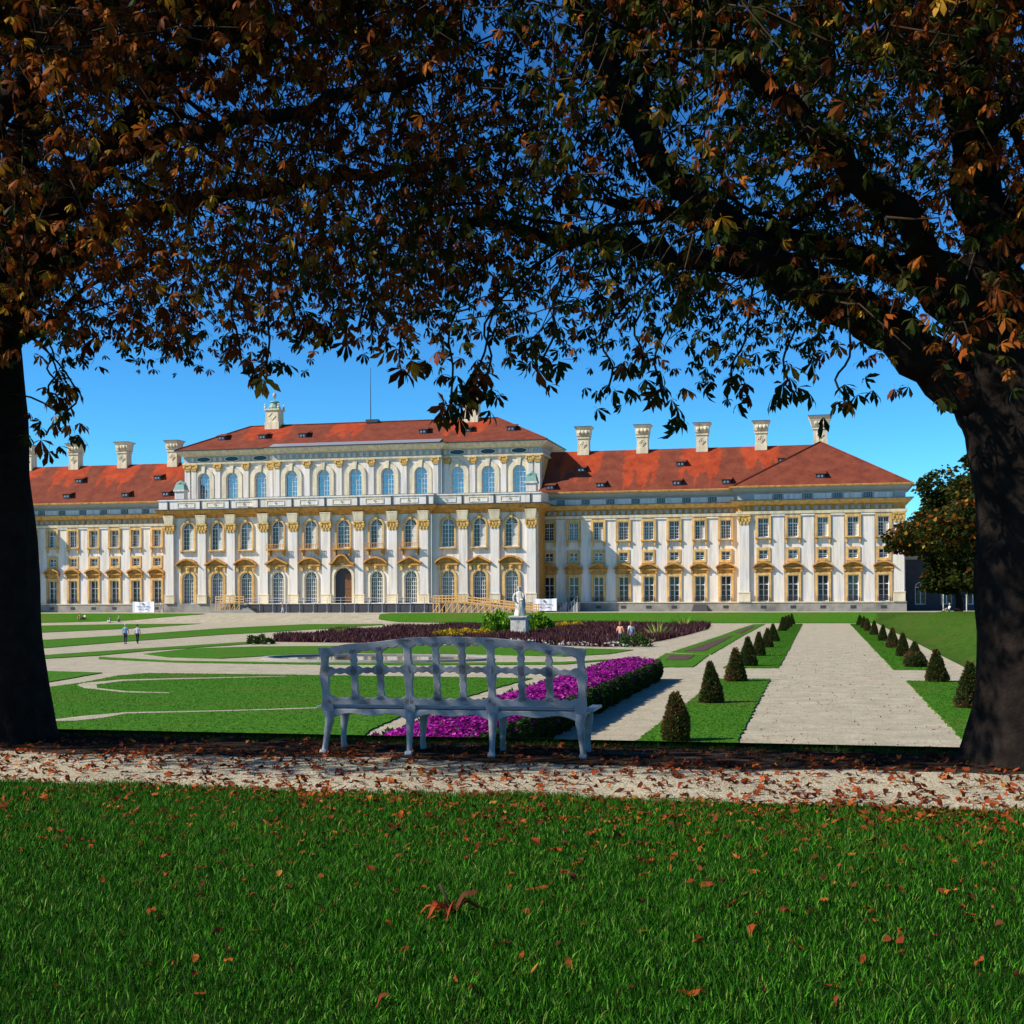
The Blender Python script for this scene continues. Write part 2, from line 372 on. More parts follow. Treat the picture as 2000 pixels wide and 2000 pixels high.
def lawn_poly(px, name='lawn', material=None, h=.05, z=0.0, world=False, label=None):
    pts = [(p[0], p[1]) for p in px] if world else [G(x, y, z)[:2] for x, y in px]
    a = sum(pts[i][0] * pts[(i + 1) % len(pts)][1] - pts[(i + 1) % len(pts)][0] * pts[i][1] for i in range(len(pts)))
    if a < 0: pts = pts[::-1]
    if name in ('lawn', 'soil_bed') and not world:
        q = []
        for (ax, ay), (bx, by) in zip(pts, pts[1:] + pts[:1]):
            m = max(1, min(90, int(math.hypot(bx - ax, by - ay) / .35)))
            for k in range(m): q.append((ax + (bx - ax) * k / m + (random.gauss(0, .035) if k else 0), ay + (by - ay) * k / m + (random.gauss(0, .035) if k else 0)))
        pts = q
    o = MB().prism_z(pts, z - .05, z + h).build(name, material or M_lawn)
    return tag(o, label, name.replace('_', ' '), kind='structure')
def lawn_strip(A, B, n=14, name='lawn', material=None, h=.05, label=None, m=40):
    """grass draped over rising ground between a front line A and a back line B (points in plan)"""
    def along(P, t):
        k = t * (len(P) - 1); i = min(int(k), len(P) - 2); f = k - i
        return P[i][0] + (P[i + 1][0] - P[i][0]) * f, P[i][1] + (P[i + 1][1] - P[i][1]) * f
    b = MB()
    for i in range(m + 1):
        a, c = along(A, i / m), along(B, i / m)
        for k in range(n + 1):
            t = k / n; x, y = a[0] + (c[0] - a[0]) * t, a[1] + (c[1] - a[1]) * t; b.v.append((x, y, GZ(x, y) + h))
    b.f = [(i * (n + 1) + k, (i + 1) * (n + 1) + k, (i + 1) * (n + 1) + k + 1, i * (n + 1) + k + 1) for i in range(m) for k in range(n)]
    o = b.build(name, material or M_lawn, smooth=True)
    return tag(o, label, name, kind='structure')
cA = lambda u, v: (60 + u / 3.22, 1160 + v / 3.22)
c7 = lambda u, v: (500 + u / 2.415, 1160 + v / 2.415)
c8 = lambda u, v: (1180 + u / 2.542, 1160 + v / 2.542)
# foreground lawn on the tree walk
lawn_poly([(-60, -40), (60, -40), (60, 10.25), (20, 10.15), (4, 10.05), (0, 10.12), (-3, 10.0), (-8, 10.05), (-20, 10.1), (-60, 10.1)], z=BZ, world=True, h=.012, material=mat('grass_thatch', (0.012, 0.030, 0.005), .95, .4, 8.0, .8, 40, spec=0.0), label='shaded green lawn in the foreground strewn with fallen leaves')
es = [(-60, 12.25)] + [(x, 12.2 + .10 * math.sin(x * 1.1) + .07 * math.sin(x * 2.9 + 1) + .05 * math.sin(x * 7.1)) for x in np.arange(-22, 16, .25)] + [(60, 12.25), (60, LIP), (-60, LIP)]  # dark sheet where the tree shade falls; the shade is in its colour
lawn_poly(es, 'shade_strip', mat('shade_earth', (0.022, 0.016, 0.013), .95, .4, 3.0, .8, 25, col2=(0.045, 0.032, 0.024), spec=0.0, patch=((0.12, 0.10, 0.08), 0.9, .62, .74)), z=BZ, world=True, h=.006, label='earth strip with tree shade put into its colour around the bench')
# slope behind the bench
lawn_strip([(-90, LIP + .1), (7.4, LIP + .1)], [(-90, 20.4), (7.4, 20.4)], n=16, m=20, label='grass slope dropping away behind the bench', material=M_bank)
L_ = lambda s: s
lawn_poly([(-160, 1440), (100, 1443), (420, 1452), (690, 1470), (720, 1429), (790, 1397), (1000, 1336), (1040, 1326), (900, 1324), (625, 1320), (290, 1316), (230, 1321), (165, 1334), (100, 1343), (-160, 1352)], label='large bright green lawn left of the bench')
lawn_poly([(-120, 1311), (97, 1312), (200, 1315), (97, 1333), (-120, 1345)], label='small wedge of lawn beside the left trunk')
lawn_poly([(-200, 1284), (92, 1280), (222, 1271), (485, 1254), (530, 1247), (485, 1258.5), (280, 1272.5), (193, 1281), (92, 1287), (-200, 1293)], label='thin curving grass ribbon left of the basin')
lawn_poly([(193, 1284), (340, 1291.5), (572, 1295), (800, 1296), (1100, 1294), (1240, 1286), (1100, 1298.5), (800, 1300), (572, 1298), (340, 1294.5), (193, 1288)], label='narrow grass ribbon in front of the basin')
lawn_poly([(280, 1278), (370, 1267.5), (500, 1263.5), (900, 1260.5), (1237, 1270), (1190, 1278), (1100, 1283), (900, 1278), (700, 1276), (560, 1279.5), (430, 1287), (330, 1284.5)], label='lens shaped lawn behind the round basin')
lawn_poly([(-200, 1264), (92, 1250), (246, 1241), (433, 1227.5), (500, 1224), (600, 1219.5), (748, 1219), (748, 1220.6), (640, 1228), (500, 1236.6), (433, 1240), (246, 1253.5), (92, 1266), (-200, 1282)], label='long grass strip behind the strolling couple')
lawn_poly([(-200, 1231), (92, 1222), (230, 1219.5), (392, 1218.4), (277, 1227), (92, 1235.5), (-200, 1246)], label='tapering grass strip before the far left lawn')
for P, lab in ((((225, 345), (310, 297), (520, 305), (440, 365), (230, 366)), 'small grass parallelogram near the end of the flower hedge'),
          (((330, 292), (590, 205), (660, 178), (740, 152), (800, 150), (690, 208), (530, 303)), 'grass border framing the bare soil bed left of the avenue'),
          (((140, 750), (570, 425), (825, 425), (655, 750)), 'near left avenue lawn carrying the first yew cones'),
          (((590, 370), (700, 300), (840, 190), (900, 151), (985, 150), (868, 370)), 'far left avenue lawn carrying a row of yew cones'),
          (((1220, 150), (1262, 150), (1420, 232), (1640, 380), (1435, 378)), 'far right avenue lawn carrying a row of yew cones'),
          (((1500, 435), (1840, 437), (2300, 640), (2300, 1000), (1940, 900)), 'near right avenue lawn beside the thick trunk')):
    lawn_poly([c8(*p) for p in P], label=lab)
for P, lab in ((((300, 333), (330, 308), (452, 308), (412, 333)), 'small brown soil patch inside the near grass frame'),
          (((395, 288), (560, 230), (640, 208), (610, 228), (500, 287)), 'long brown soil bed inside the grass border'),
          (((645, 198), (735, 160), (748, 164), (680, 200)), 'far brown soil bed inside the grass border')):
    lawn_poly([c8(*p) for p in P], 'soil_bed', M_soil, h=.075, label=lab)
# grass bank before the palace, left and right of the ramp, and the bank on the right
lawn_strip([(-200, 196.5), (-150, 196.5), (-130, 197), (-112, 201), (-101.5, 207)], [(-200, 209.3), (-150, 209.3), (-130, 209.2), (-112, 209.2), (-101.5, 208.6)], label='far lawn bank in front of the left palace wing')
lawn_strip([(-69.8, 206.5), (-68.5, 202), (-64, 199.2), (-55, 198.2), (-40, 197.8), (-20, 197.6), (8.4, 197.5)], [(-69.8, 207.2), (-68.5, 208.6), (-64, 209.2), (-55, 209.4), (-40, 209.4), (-20, 209.4), (8.4, 209.4)], label='far lawn bank in front of the right palace wing')
lawn_strip([(8.0, 22), (8.0, 60), (8.0, 120), (7.95, 185), (8.0, 209)], [(15.5, 22), (15.5, 60), (16, 120), (17, 160), (19, 209)], n=18, m=60, material=M_bank, label='sloping grass bank right of the avenue below the trees')
lawn_strip([(15.5, 20), (15.5, 60), (16, 110)], [(60, 20), (60, 60), (60, 110)], n=6, material=M_bank, label='level grass on top of the right bank')
# worn gravel lines in the big lawn
GLINES = []
for P in ([(150, 1340), (165, 1346), (246, 1354.5), (330, 1356), (330, 1355), (248, 1352.5), (190, 1346), (188, 1339), (240, 1332), (330, 1329), (560, 1323), (560, 1322.4), (330, 1327), (236, 1329.5), (165, 1336)],
          [(60, 1409), (107, 1408), (165, 1401), (246, 1394), (450, 1390), (640, 1384), (640, 1385.4), (450, 1391.6), (246, 1396.5), (200, 1405), (150, 1410.5), (60, 1413)]):
    GLINES.append([G(*p)[:2] for p in P]); o = lawn_poly(P, 'gravel_path', M_gravel, h=.058, label='thin curving gravel line cut into the big lawn')
# round basin
bc = G(735, 1287.5)
bas = empty('fountain_basin', bc, 'oval stone fountain basin with dark water seen through the bench back', 'fountain basin')
ell = lambda a, b, n=40: [(bc[0] + a * math.cos(2 * math.pi * k / n), bc[1] + b * math.sin(2 * math.pi * k / n)) for k in range(n)]
MB().prism_z(ell(7.5, 4.4), .02, .07).build('water', M_water, bas)
b = MB(); o_, i_ = ell(8.0, 4.8), ell(7.55, 4.45); n = 40
b.v = [(x, y, .0) for x, y in o_] + [(x, y, .16) for x, y in o_] + [(x, y, .16) for x, y in i_] + [(x, y, 0.0) for x, y in i_]
for k in range(3): b.f += [(k * n + i, k * n + (i + 1) % n, (k + 1) * n + (i + 1) % n, (k + 1) * n + i) for i in range(n)]
b.build('kerb', M_basin, bas)

# ================================================================== PALACE
DC, DW, DP = 221.0, 228.5, 224.5          # planes of the central block, the wings (and upper storey) and the end pavilions
XC = WX(671, DC)
PG = 1.4
pal = empty('palace', (XC, DC, PG), 'long white and ochre baroque palace with red tiled roofs across the garden', 'palace')

def openings_wall(x0, x1, z0, z1, y, th, ops):
    """a wall slab with real openings: ops = (xc, w, zb, zt, arched)"""
    b = MB(); y1 = y + th
    cols = {}
    for o in ops: cols.setdefault(round(o[0], 3), []).append(o)
    x = x0
    for xc in sorted(cols):
        os_ = sorted(cols[xc], key=lambda o: o[2]); w = max(o[1] for o in os_)
        a, c = xc - w / 2, xc + w / 2
        b.box(x, a, y, y1, z0, z1); z = z0
        for (_, wi, zb, zt, arch) in os_:
            if zb > z: b.box(a, c, y, y1, z, zb)
            if wi < w - .01:
                b.box(a, xc - wi / 2, y, y1, zb, zt); b.box(xc + wi / 2, c, y, y1, zb, zt)
            if arch:
                r = wi / 2; n = 8
                for s in (-1, 1):
                    for k in range(n):
                        t0, t1 = math.pi / 2 * k / n, math.pi / 2 * (k + 1) / n
                        p0 = (xc + s * r * math.cos(t0), zt - r + r * math.sin(t0)); p1 = (xc + s * r * math.cos(t1), zt - r + r * math.sin(t1))
                        q = [(p0[0], p0[1]), (p1[0], p1[1]), (p1[0], zt), (p0[0], zt)]
                        if s < 0: q = q[::-1]
                        b.prism_y(q[::-1], y, y1)
            z = zt
        if z1 > z: b.box(a, c, y, y1, z, z1)
        x = c
    b.box(x, x1, y, y1, z0, z1)
    return b
def arch_out(w, h, n=10):                  # outline of an arched opening, base at z=0
    r = w / 2
    return [(-r, 0), (r, 0)] + [(r * math.cos(math.pi * k / n), h - r + r * math.sin(math.pi * k / n)) for k in range(n + 1)]
def ring(outer, inner, y0, y1):            # frame between two outlines with the same number of points
    n = len(outer); b = MB()
    b.v = [(x, y0, z) for x, z in outer] + [(x, y0, z) for x, z in inner] + [(x, y1, z) for x, z in outer] + [(x, y1, z) for x, z in inner]
    for i in range(n):
        j = (i + 1) % n
        b.f += [(i, j, n + j, n + i), (2 * n + i, i + 0, j, 2 * n + j)[::-1], (n + i, n + j, 3 * n + j, 3 * n + i)[::-1], (2 * n + i, 2 * n + j, 3 * n + j, 3 * n + i)[::-1]]
    return b
def jamb(w, h, t, y0, y1, arched, n=12, keystone=False, ear=0.0):
    """architrave round an opening on three sides"""
    if arched:
        r = w / 2; i_ = [(-r, 0)] + [(-r * math.cos(math.pi * k / n), h - r + r * math.sin(math.pi * k / n)) for k in range(n + 1)] + [(r, 0)]
        R = r + t; o_ = [(-R, 0)] + [(-R * math.cos(math.pi * k / n), h - r + R * math.sin(math.pi * k / n)) for k in range(n + 1)] + [(R, 0)]
    else:
        r = w / 2; i_ = [(-r, 0), (-r, h), (r, h), (r, 0)]; o_ = [(-r - t, 0), (-r - t, h + t), (r + t, h + t), (r + t, 0)]
    b = MB()
    for k in range(len(i_) - 1):
        q = [o_[k], o_[k + 1], i_[k + 1], i_[k]]
        b.prism_y(q[::-1], y0, y1)
    if keystone: b.prism_y([(-.22, h - .1), (.22, h - .1), (.38, h + t + .35), (-.38, h + t + .35)], y0 - .15, y1)
    return b
# --- shared window meshes, all with their base centre at the origin, facing -y
WIN = {}
def window_kind(key, w, h, arched, cols, rows, curtain=False, glass=None, bar=.075, transom=None):
    t = .13
    out = arch_out(w, h) if arched else [(-w / 2, 0), (w / 2, 0), (w / 2, h), (-w / 2, h)]
    inn = [(x * (1 - 2 * t / w), t + z * (1 - 2 * t / h)) for x, z in out]
    fr = ring(out, inn, -.05, .08)
    fr.box(-.07, .07, -.05, .05, t, h - t)
    tz = transom if transom else (h - w / 2 if arched else h * .66)
    fr.box(-w / 2 + t, -.07, -.05, .05, tz - .07, tz + .07); fr.box(.07, w / 2 - t, -.05, .05, tz - .07, tz + .07)
    mu = MB()
    for s in (-1, 1):
        for k in range(1, cols):
            x = s * (.07 + (w / 2 - t - .07) * k / cols); mu.box(x - bar / 2, x + bar / 2, -.035, .02, t, tz - .07)
            if not arched: mu.box(x - bar / 2, x + bar / 2, -.035, .02, tz + .07, h - t)
        for k in range(1, rows):
            z = t + (tz - t) * k / rows; mu.box(min(s * .07, s * (w / 2 - t)), max(s * .07, s * (w / 2 - t)), -.032, .02, z - bar / 2, z + bar / 2)
    if arched:
        r = w / 2 - t
        for k in range(1, 6):
            a = math.pi * k / 6; x, z = r * math.cos(a), tz + .07 + (h - t - tz - .07) * math.sin(a)
            mu.tube([(0, -.01, tz + .08), (x, -.01, z)], bar / 2, 4)
        mu.tube([(r * .55 * math.cos(math.pi * k / 8), -.01, tz + .08 + r * .5 * math.sin(math.pi * k / 8)) for k in range(9)], bar / 2, 4)
    pa = MB().prism_y(inn, .03, .06)
    cu = MB().box(.1, w / 2 - t - .02, -.030, .01, t + .02, tz - .1) if curtain else None
    WIN[key] = (fr.mesh('window', M_muntin), mu.mesh('glazing_bars', M_muntin), [pa.mesh('pane', q) for q in ((glass,) if glass else (M_glass, M_glass, M_glassb, M_glassc))], cu.mesh('blind', M_curtain) if cu else None)
def put(me, name, x, y, z, parent=pal):
    return link(name, me, parent, Vector((x, y, z)) - ORG[parent])
def window(key, x, y, z, curtain=True):
    fr, mu, pa, cu = WIN[key]
    w = put(fr, 'window', x, y, z)
    link('pane', random.choice(pa), w); link('glazing_bars', mu, w)
    if cu and curtain and random.random() < (1.0 if key[0] == 'c' else .45): link('blind', cu, w)
    return w
window_kind('c_ground', 2.3, 5.6, True, 3, 6, bar=.06)
window_kind('c_first', 2.35, 5.0, True, 2, 5, curtain=True, bar=.05)
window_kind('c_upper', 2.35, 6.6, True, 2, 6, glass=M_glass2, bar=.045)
window_kind('w_ground', 1.75, 4.35, False, 1, 3, bar=.04)
window_kind('w_small', 1.5, 1.45, False, 1, 2, transom=.75)
window_kind('w_first', 1.75, 3.15, False, 2, 4, transom=2.2, bar=.045, curtain=True)
J = {'c_ground': jamb(2.3, 5.6, .45, -.28, .02, True, keystone=True).mesh('window_surround', M_ochre),
     'c_ground_pale': jamb(2.3, 5.6, .35, -.2, .02, True).mesh('window_surround', M_ivory),
     'c_first': jamb(2.35, 5.0, .30, -.22, .02, True, keystone=True).mesh('window_surround', M_ochre),
     'c_upper': jamb(2.35, 6.6, .85, -.25, .02, True, keystone=True).mesh('window_surround', M_ivory),
     'w_ground': jamb(1.75, 4.35, .42, -.3, .02, False).mesh('window_surround', M_ochre),
     'w_first': jamb(1.75, 3.15, .42, -.3, .02, False).mesh('window_surround', M_ochre)}
b = MB(); b.v = []
J['w_small'] = ring([(-1.15, -.42), (1.15, -.42), (1.15, 1.87), (-1.15, 1.87)], [(-.75, 0), (.75, 0), (.75, 1.45), (-.75, 1.45)], -.2, .02).mesh('window_surround', M_ochre)
def pediment(kind, w, h, d):
    """arched, triangular or scrolled hood over a window; base line at z=0"""
    b = MB(); t = .3
    if kind == 'tri': top = [(-w / 2, 0), (0, h), (w / 2, 0)]
    elif kind == 'arc': top = [(-w / 2 + w * k / 10, h * math.sin(math.pi * k / 10) ** .8 if 0 < k < 10 else 0) for k in range(11)]
    else: top = [(-w / 2, 0), (-w * .36, h * .15), (-w * .22, h * .62), (-w * .14, h * .9), (0, h), (w * .14, h * .9), (w * .22, h * .62), (w * .36, h * .15), (w / 2, 0)]
    for i in range(len(top) - 1):
        p, q = top[i], top[i + 1]
        b.prism_y([(p[0], p[1]), (q[0], q[1]), (q[0], q[1] + t), (p[0], p[1] + t)], -d, .02)
    b.box(-w / 2 + .15, w / 2 - .15, -d * .55, .02, -.28, 0)
    b.prism_y([(x * .93, z) for x, z in top], -d * .28, .02)
    return b
def pediment_part(x, y, z, key):
    put(PED[key], 'pediment', x, y, z)
PED = {k: pediment(*a).mesh('pediment', M_ochre2 if a[0] != 'x' else M_ochre) for k, a in
       {'tri': ('tri', 4.3, 1.05, 1.0), 'arc': ('arc', 4.3, 1.0, 1.0), 'scroll': ('scroll', 4.6, 1.6, 1.2), 'w': ('arc', 3.3, .72, .9)}.items()}
# frieze between hood and window, with consoles
b = MB().box(-1.2, 1.2, -.18, .02, 0, .85).box(-1.5, -1.15, -.4, .02, .1, .85).box(1.15, 1.5, -.4, .02, .1, .85)
FRI_W = b.mesh('hood_frieze', M_ochre2)
b = MB().box(-1.35, 1.35, -.15, .02, 0, .7).box(-1.75, -1.3, -.45, .02, -.3, .7).box(1.3, 1.75, -.45, .02, -.3, .7).lathe(0, -.2, [(.32, .02), (.42, .3), (.3, .62)], 8)
FRI_C = b.mesh('hood_frieze', M_ochre)
def sill(w, drop, br):
    b = MB().box(-w / 2, w / 2, -.55, .02, -.22, 0)
    for s in (-1, 1):
        x = s * (w / 2 - .28); b.prism_y([(x - .17, -.22), (x + .17, -.22), (x + .13, -drop), (x - .13, -drop)][::-1], -.38, .02)
    return b
SILL_W = sill(2.7, 1.05, 1).mesh('window_sill', M_ochre)
SILL_C = sill(3.1, .55, 1).mesh('window_sill', M_ochre)
b = MB().box(-1.75, 1.75, -1.25, .02, -.25, 0)
for s in (-1, 1): b.prism_y([(s * 1.3 - .2, -.25), (s * 1.3 + .2, -.25), (s * 1.3 + .15, -1.25), (s * 1.3 - .15, -1.25)][::-1], -.8, .02)
for k in range(12): b.box(-1.65 + k * .3 - .03, -1.65 + k * .3 + .03, -1.2, -1.14, 0, .75)
b.box(-1.7, 1.7, -1.22, -1.12, .75, .83)
BALC = b.mesh('balcony', M_ochre2)
# pilasters
def capital(w, h, out):
    b = MB(); n = 5
    b.frustum(0, -out / 2, 0, w / 2 + .02, out / 2 + .02, h * .85, w / 2 + .16, out / 2 + .14)
    b.box(-w / 2 - .26, w / 2 + .26, -out - .26, .0, h * .86, h)
    for s in (-1, 1): b.tube([(s * (w / 2 + .1), -out - .3, h * .66), (s * (w / 2 + .1), .0, h * .66)], .24, 8)
    for r_, (z0, z1) in enumerate(((0.02, .42), (.3, .75))):
        for k in range(3 + r_):
            x = (k - (2 + r_) / 2) * w * .36
            b.prism_y([(x - .13, h * z0), (x + .13, h * z0), (x + .17, h * (z0 + z1) / 2), (x, h * z1), (x - .17, h * (z0 + z1) / 2)][::-1], -out - .16 - .06 * r_, -out * .5)
    b.lathe(0, -out - .12, [(.1, h * .72), (.2, h * .85), (.1, h * .98)], 6)
    return b
CAPS = {}
def pilaster(x, y, z0, z1, w, out, caph, base=1.15, base_mat=None, cap=True, shaft_mat=None):
    k = (round(z1 - z0, 2), w, out, caph, cap, base, (base_mat or M_ivory).name)
    if k not in CAPS:
        H = z1 - z0
        sh = MB().box(-w / 2, w / 2, -out, .02, base, H - caph if cap else H).mesh('pilaster', shaft_mat or M_white)
        bs = MB().box(-w / 2 - .16, w / 2 + .16, -out - .14, .02, 0, base - .18).box(-w / 2 - .22, w / 2 + .22, -out - .2, .02, base - .18, base).mesh('pilaster_base', base_mat or M_ivory) if base else None
        ca = capital(w, caph, out).mesh('capital', M_gold) if cap else None
        CAPS[k] = (sh, bs, ca)
    sh, bs, ca = CAPS[k]
    o = put(sh, 'pilaster', x, y, z0)
    if bs: link('pilaster_base', bs, o)
    if ca: link('capital', ca, o, (0, 0, z1 - z0 - caph))
    return o

# ---------------- central block, lower storeys
gb = [365.2, 421.9, 479, 543.1, 607.5, 670.8, 735.9, 802.5, 874.5, 936.4, 998.8]
GX = [WX(x, DC) for x in gb]
half = [(XC - GX[10 - i] + GX[i] - XC) / 2 for i in range(5)]
GX = [XC + half[i] if i < 5 else XC if i == 5 else XC - half[10 - i] for i in range(11)]   # symmetric bays
X0, X1 = XC - 34.6, XC + 34.6
ZF = 3.03
risY = 1.0                                  # the middle five bays stand this much forward
cx0, cx1 = (GX[2] + GX[3]) / 2 - .3, (GX[7] + GX[8]) / 2 + .3
def c_ops(idx):
    r = []
    for i in idx:
        if i == 5: r.append((GX[i], 3.3, ZF, 9.25, True))
        else: r.append((GX[i], 2.3, ZF, ZF + 5.6, True))
        r.append((GX[i], 2.35, 12.7, 17.7, True))
    return r
for idx, a, c, yy in ((range(0, 3), X0, cx0, DC + risY), (range(3, 8), cx0, cx1, DC), (range(8, 11), cx1, X1, DC + risY)):
    openings_wall(a, c, ZF - .05, 18.9, yy, .7, c_ops(idx)).build('wall', M_white, pal)
for q in (X1 - .7, X0): MB().box(q, q + .7, DC + risY + .7, DW + .5, PG, 18.9).build('side_wall', M_ochre2, pal)
b = MB().box(X0 - .25, X1 + .25, DC + risY - .3, DC + risY + .6, PG - .5, ZF); b.box(cx0 - .2, cx1 + .2, DC - .3, DC + risY - .3, PG - .5, ZF)
b.build('plinth', M_stone, pal)
peds = ['arc', 'tri', 'arc', 'tri', 'arc', 'scroll', 'arc', 'tri', 'arc', 'tri', 'arc']
for i, x in enumerate(GX):
    mid = 3 <= i <= 7; y = DC if mid else DC + risY
    if i == 5:
        put(jamb(3.3, 6.22, .45, -.35, .02, True, keystone=True).mesh('portal_surround', M_ivory), 'portal_surround', x, y, ZF)
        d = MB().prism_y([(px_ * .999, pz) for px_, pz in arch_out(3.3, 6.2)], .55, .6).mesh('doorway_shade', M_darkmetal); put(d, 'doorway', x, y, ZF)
        d = MB().box(.15, 1.5, -.05, .05, 0, 5.2); d.box(.3, 1.35, -.1, -.05, .3, 2.2).box(.3, 1.35, -.1, -.05, 2.5, 4.8)
        o = put(d.mesh('door', M_door), 'door', x, y + .45, ZF)
        link('door_handle', MB().box(.2, .28, -.18, -.05, 1.0, 1.3).mesh('door_handle', M_gold), o)
        pediment_part(x, y, 9.75, 'scroll')
    else:
        window('c_ground', x, y + .45, ZF)
        put(J['c_ground_pale' if mid else 'c_ground'], 'window_surround', x, y, ZF)
        put(FRI_C, 'hood_frieze', x, y, 9.0)
        pediment_part(x, y, 9.85, peds[i])
    window('c_first', x, y + .45, 12.7, curtain=i not in (5, 8))
    put(J['c_first'], 'window_surround', x, y, 12.7)
    if mid: put(BALC, 'balcony', x, y, 12.65)
    else: put(SILL_C, 'window_sill', x, y, 12.65)
px_list = [X0 + 1.0] + [(GX[i] + GX[i + 1]) / 2 for i in range(10)] + [X1 - 1.0]
for i, x in enumerate(px_list):
    y = DC if 3 <= i <= 8 else DC + risY
    if i == 3: x = cx0 + 1.0
    if i == 8: x = cx1 - 1.0
    pilaster(x, y, ZF, 17.35, 1.55, .45, 1.55, base=1.6)
    b = MB().frustum(0, -.35, 0, .78, .37, 1.45, 1.0, .62); b.box(-1.0, 1.0, -1.0, .02, 1.45, 1.6)
    put(b.mesh('dosseret', M_ivory), 'dosseret', x, y, 17.37)
path = [(X0, DW), (X0, DC + risY), (cx0, DC + risY), (cx0, DC), (cx1, DC), (cx1, DC + risY), (X1, DC + risY), (X1, DW)]
MB().sweep(path, [(.0, 18.5), (.25, 18.6), (.3, 18.9), (.55, 19.05), (1.0, 19.3), (1.35, 19.7), (1.4, 19.95), (-.2, 19.98)]).build('cornice', M_ochre2, pal)
MB().sweep(path, [(1.42, 19.93), (1.5, 19.97), (1.5, 20.06), (.2, 20.1)]).build('cornice_flashing', M_darkmetal, pal)
MB().sweep(path, [(.85, 20.05), (.85, 21.55), (1.0, 21.6), (1.0, 21.85), (.35, 21.85), (.35, 20.05)]).build('parapet', M_white, pal)
MB().sweep(path, [(1.02, 21.853), (1.05, 21.90), (.3, 21.92)]).build('parapet_flashing', M_darkmetal, pal)
for i, x in enumerate(px_list):              # dark joints and framed panels on the parapet
    y = (DC if 3 <= i <= 8 else DC + risY)
    put(MB().box(-.09, .09, -1.0, -.85, 0, 1.5).mesh('parapet_joint', M_darkmetal), 'parapet_joint', x, y, 20.07)
PPAN = ring([(-1.7, 0), (1.7, 0), (1.7, .95), (-1.7, .95)], [(-1.58, .12), (1.58, .12), (1.58, .83), (-1.58, .83)], -.93, -.84)
PPAN.tube([(-.25, -.9, .475), (0, -.9, .72), (.25, -.9, .475), (0, -.9, .23), (-.25, -.9, .475)], .05, 4)
PPAN = PPAN.mesh('parapet_panel', M_ivory)
for i, x in enumerate(GX): put(PPAN, 'parapet_panel', x, DC if 3 <= i <= 7 else DC + risY, 20.33)
MB().box(X0, X1, DC + risY, DW + 1, 18.9, 19.9).build('terrace_roof', M_grey, pal)
# ---------------- central block, upper storey
ub = [403.2, 457.9, 512.5, 577.1, 635.5, 698.5, 760.7, 826.6, 895.7, 955.8, 1016]
UX = list(GX)
UZ, UH = 20.65, 6.6
for idx, a, c, yy in ((range(0, 3), X0 + .6, cx0, DW), (range(3, 8), cx0, cx1, DW - risY), (range(8, 11), cx1, X1 - .6, DW)):
    openings_wall(a, c, 19.8, 29.0, yy, .6, [(UX[i], 2.35, UZ, UZ + UH, True) for i in idx]).build('upper_wall', M_white, pal)
for q in (X1 - 1.2, X0 + .6): MB().box(q, q + .6, DW + .6, DW + 16, 19.8, 29).build('side_wall', M_ochre, pal)
for i, x in enumerate(UX):
    y = DW - risY if 3 <= i <= 7 else DW
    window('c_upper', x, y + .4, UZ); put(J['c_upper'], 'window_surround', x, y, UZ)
ups = [X0 + 1.3, X0 + 2.6] + [(UX[0] + UX[1]) / 2, (UX[1] + UX[2]) / 2, cx0 - .95, cx0 + .8] + [(UX[i] + UX[i + 1]) / 2 for i in range(3, 7)] + [cx1 - .8, cx1 + .95, (UX[8] + UX[9]) / 2, (UX[9] + UX[10]) / 2, X1 - 2.6, X1 - 1.3]
for x in ups:
    y = DW - risY if cx0 < x < cx1 else DW
    pilaster(x, y, 20.1, 28.85, 1.0, .3, 1.2, base=.7, base_mat=M_white)
p2 = [(X0 + .6, DW + 16), (X0 + .6, DW), (cx0, DW), (cx0, DW - risY), (cx1, DW - risY), (cx1, DW), (X1 - .6, DW), (X1 - .6, DW + 16)]
MB().sweep(p2, [(.0, 28.7), (.35, 28.85), (.4, 29.15), (.12, 29.2)]).build('architrave', M_ivory, pal)
MB().sweep(p2, [(.12, 29.2), (.12, 30.3)]).build('frieze', M_grey, pal)
MB().sweep(p2, [(.12, 30.3), (.4, 30.4), (.9, 30.75), (1.25, 31.1), (1.3, 31.3), (0, 31.35)]).build('cornice', M_ivory, pal)
MB().sweep(p2, [(1.3, 31.28), (1.48, 31.30), (1.5, 31.46), (1.2, 31.48)]).build('gutter', M_darkmetal, pal)
for i, x in enumerate(UX):                   # oval attic windows and frieze ornaments
    y = DW - risY if 3 <= i <= 7 else DW
    if i < 3 or i > 7:
        el = [(1.35 * math.cos(2 * math.pi * k / 20), .42 * math.sin(2 * math.pi * k / 20)) for k in range(20)]
        o = put(ring([(a * 1.16, c * 1.3) for a, c in el], el, -.26, -.1).mesh('oval_window', M_ivory), 'oval_window', x, y, 29.75)
        link('pane', MB().prism_y(el, -.16, -.13).mesh('pane', M_glass), o)
    for dx in ((-2.2, 2.2) if (i < 3 or i > 7) else (-2.4, -1.2, 0, 1.2, 2.4)):
        put(MB().box(-.28, .28, -.24, -.1, -.36, .36).box(-.14, .14, -.3, -.24, -.2, .2).mesh('triglyph', M_ivory), 'triglyph', x + dx, y, 29.75)
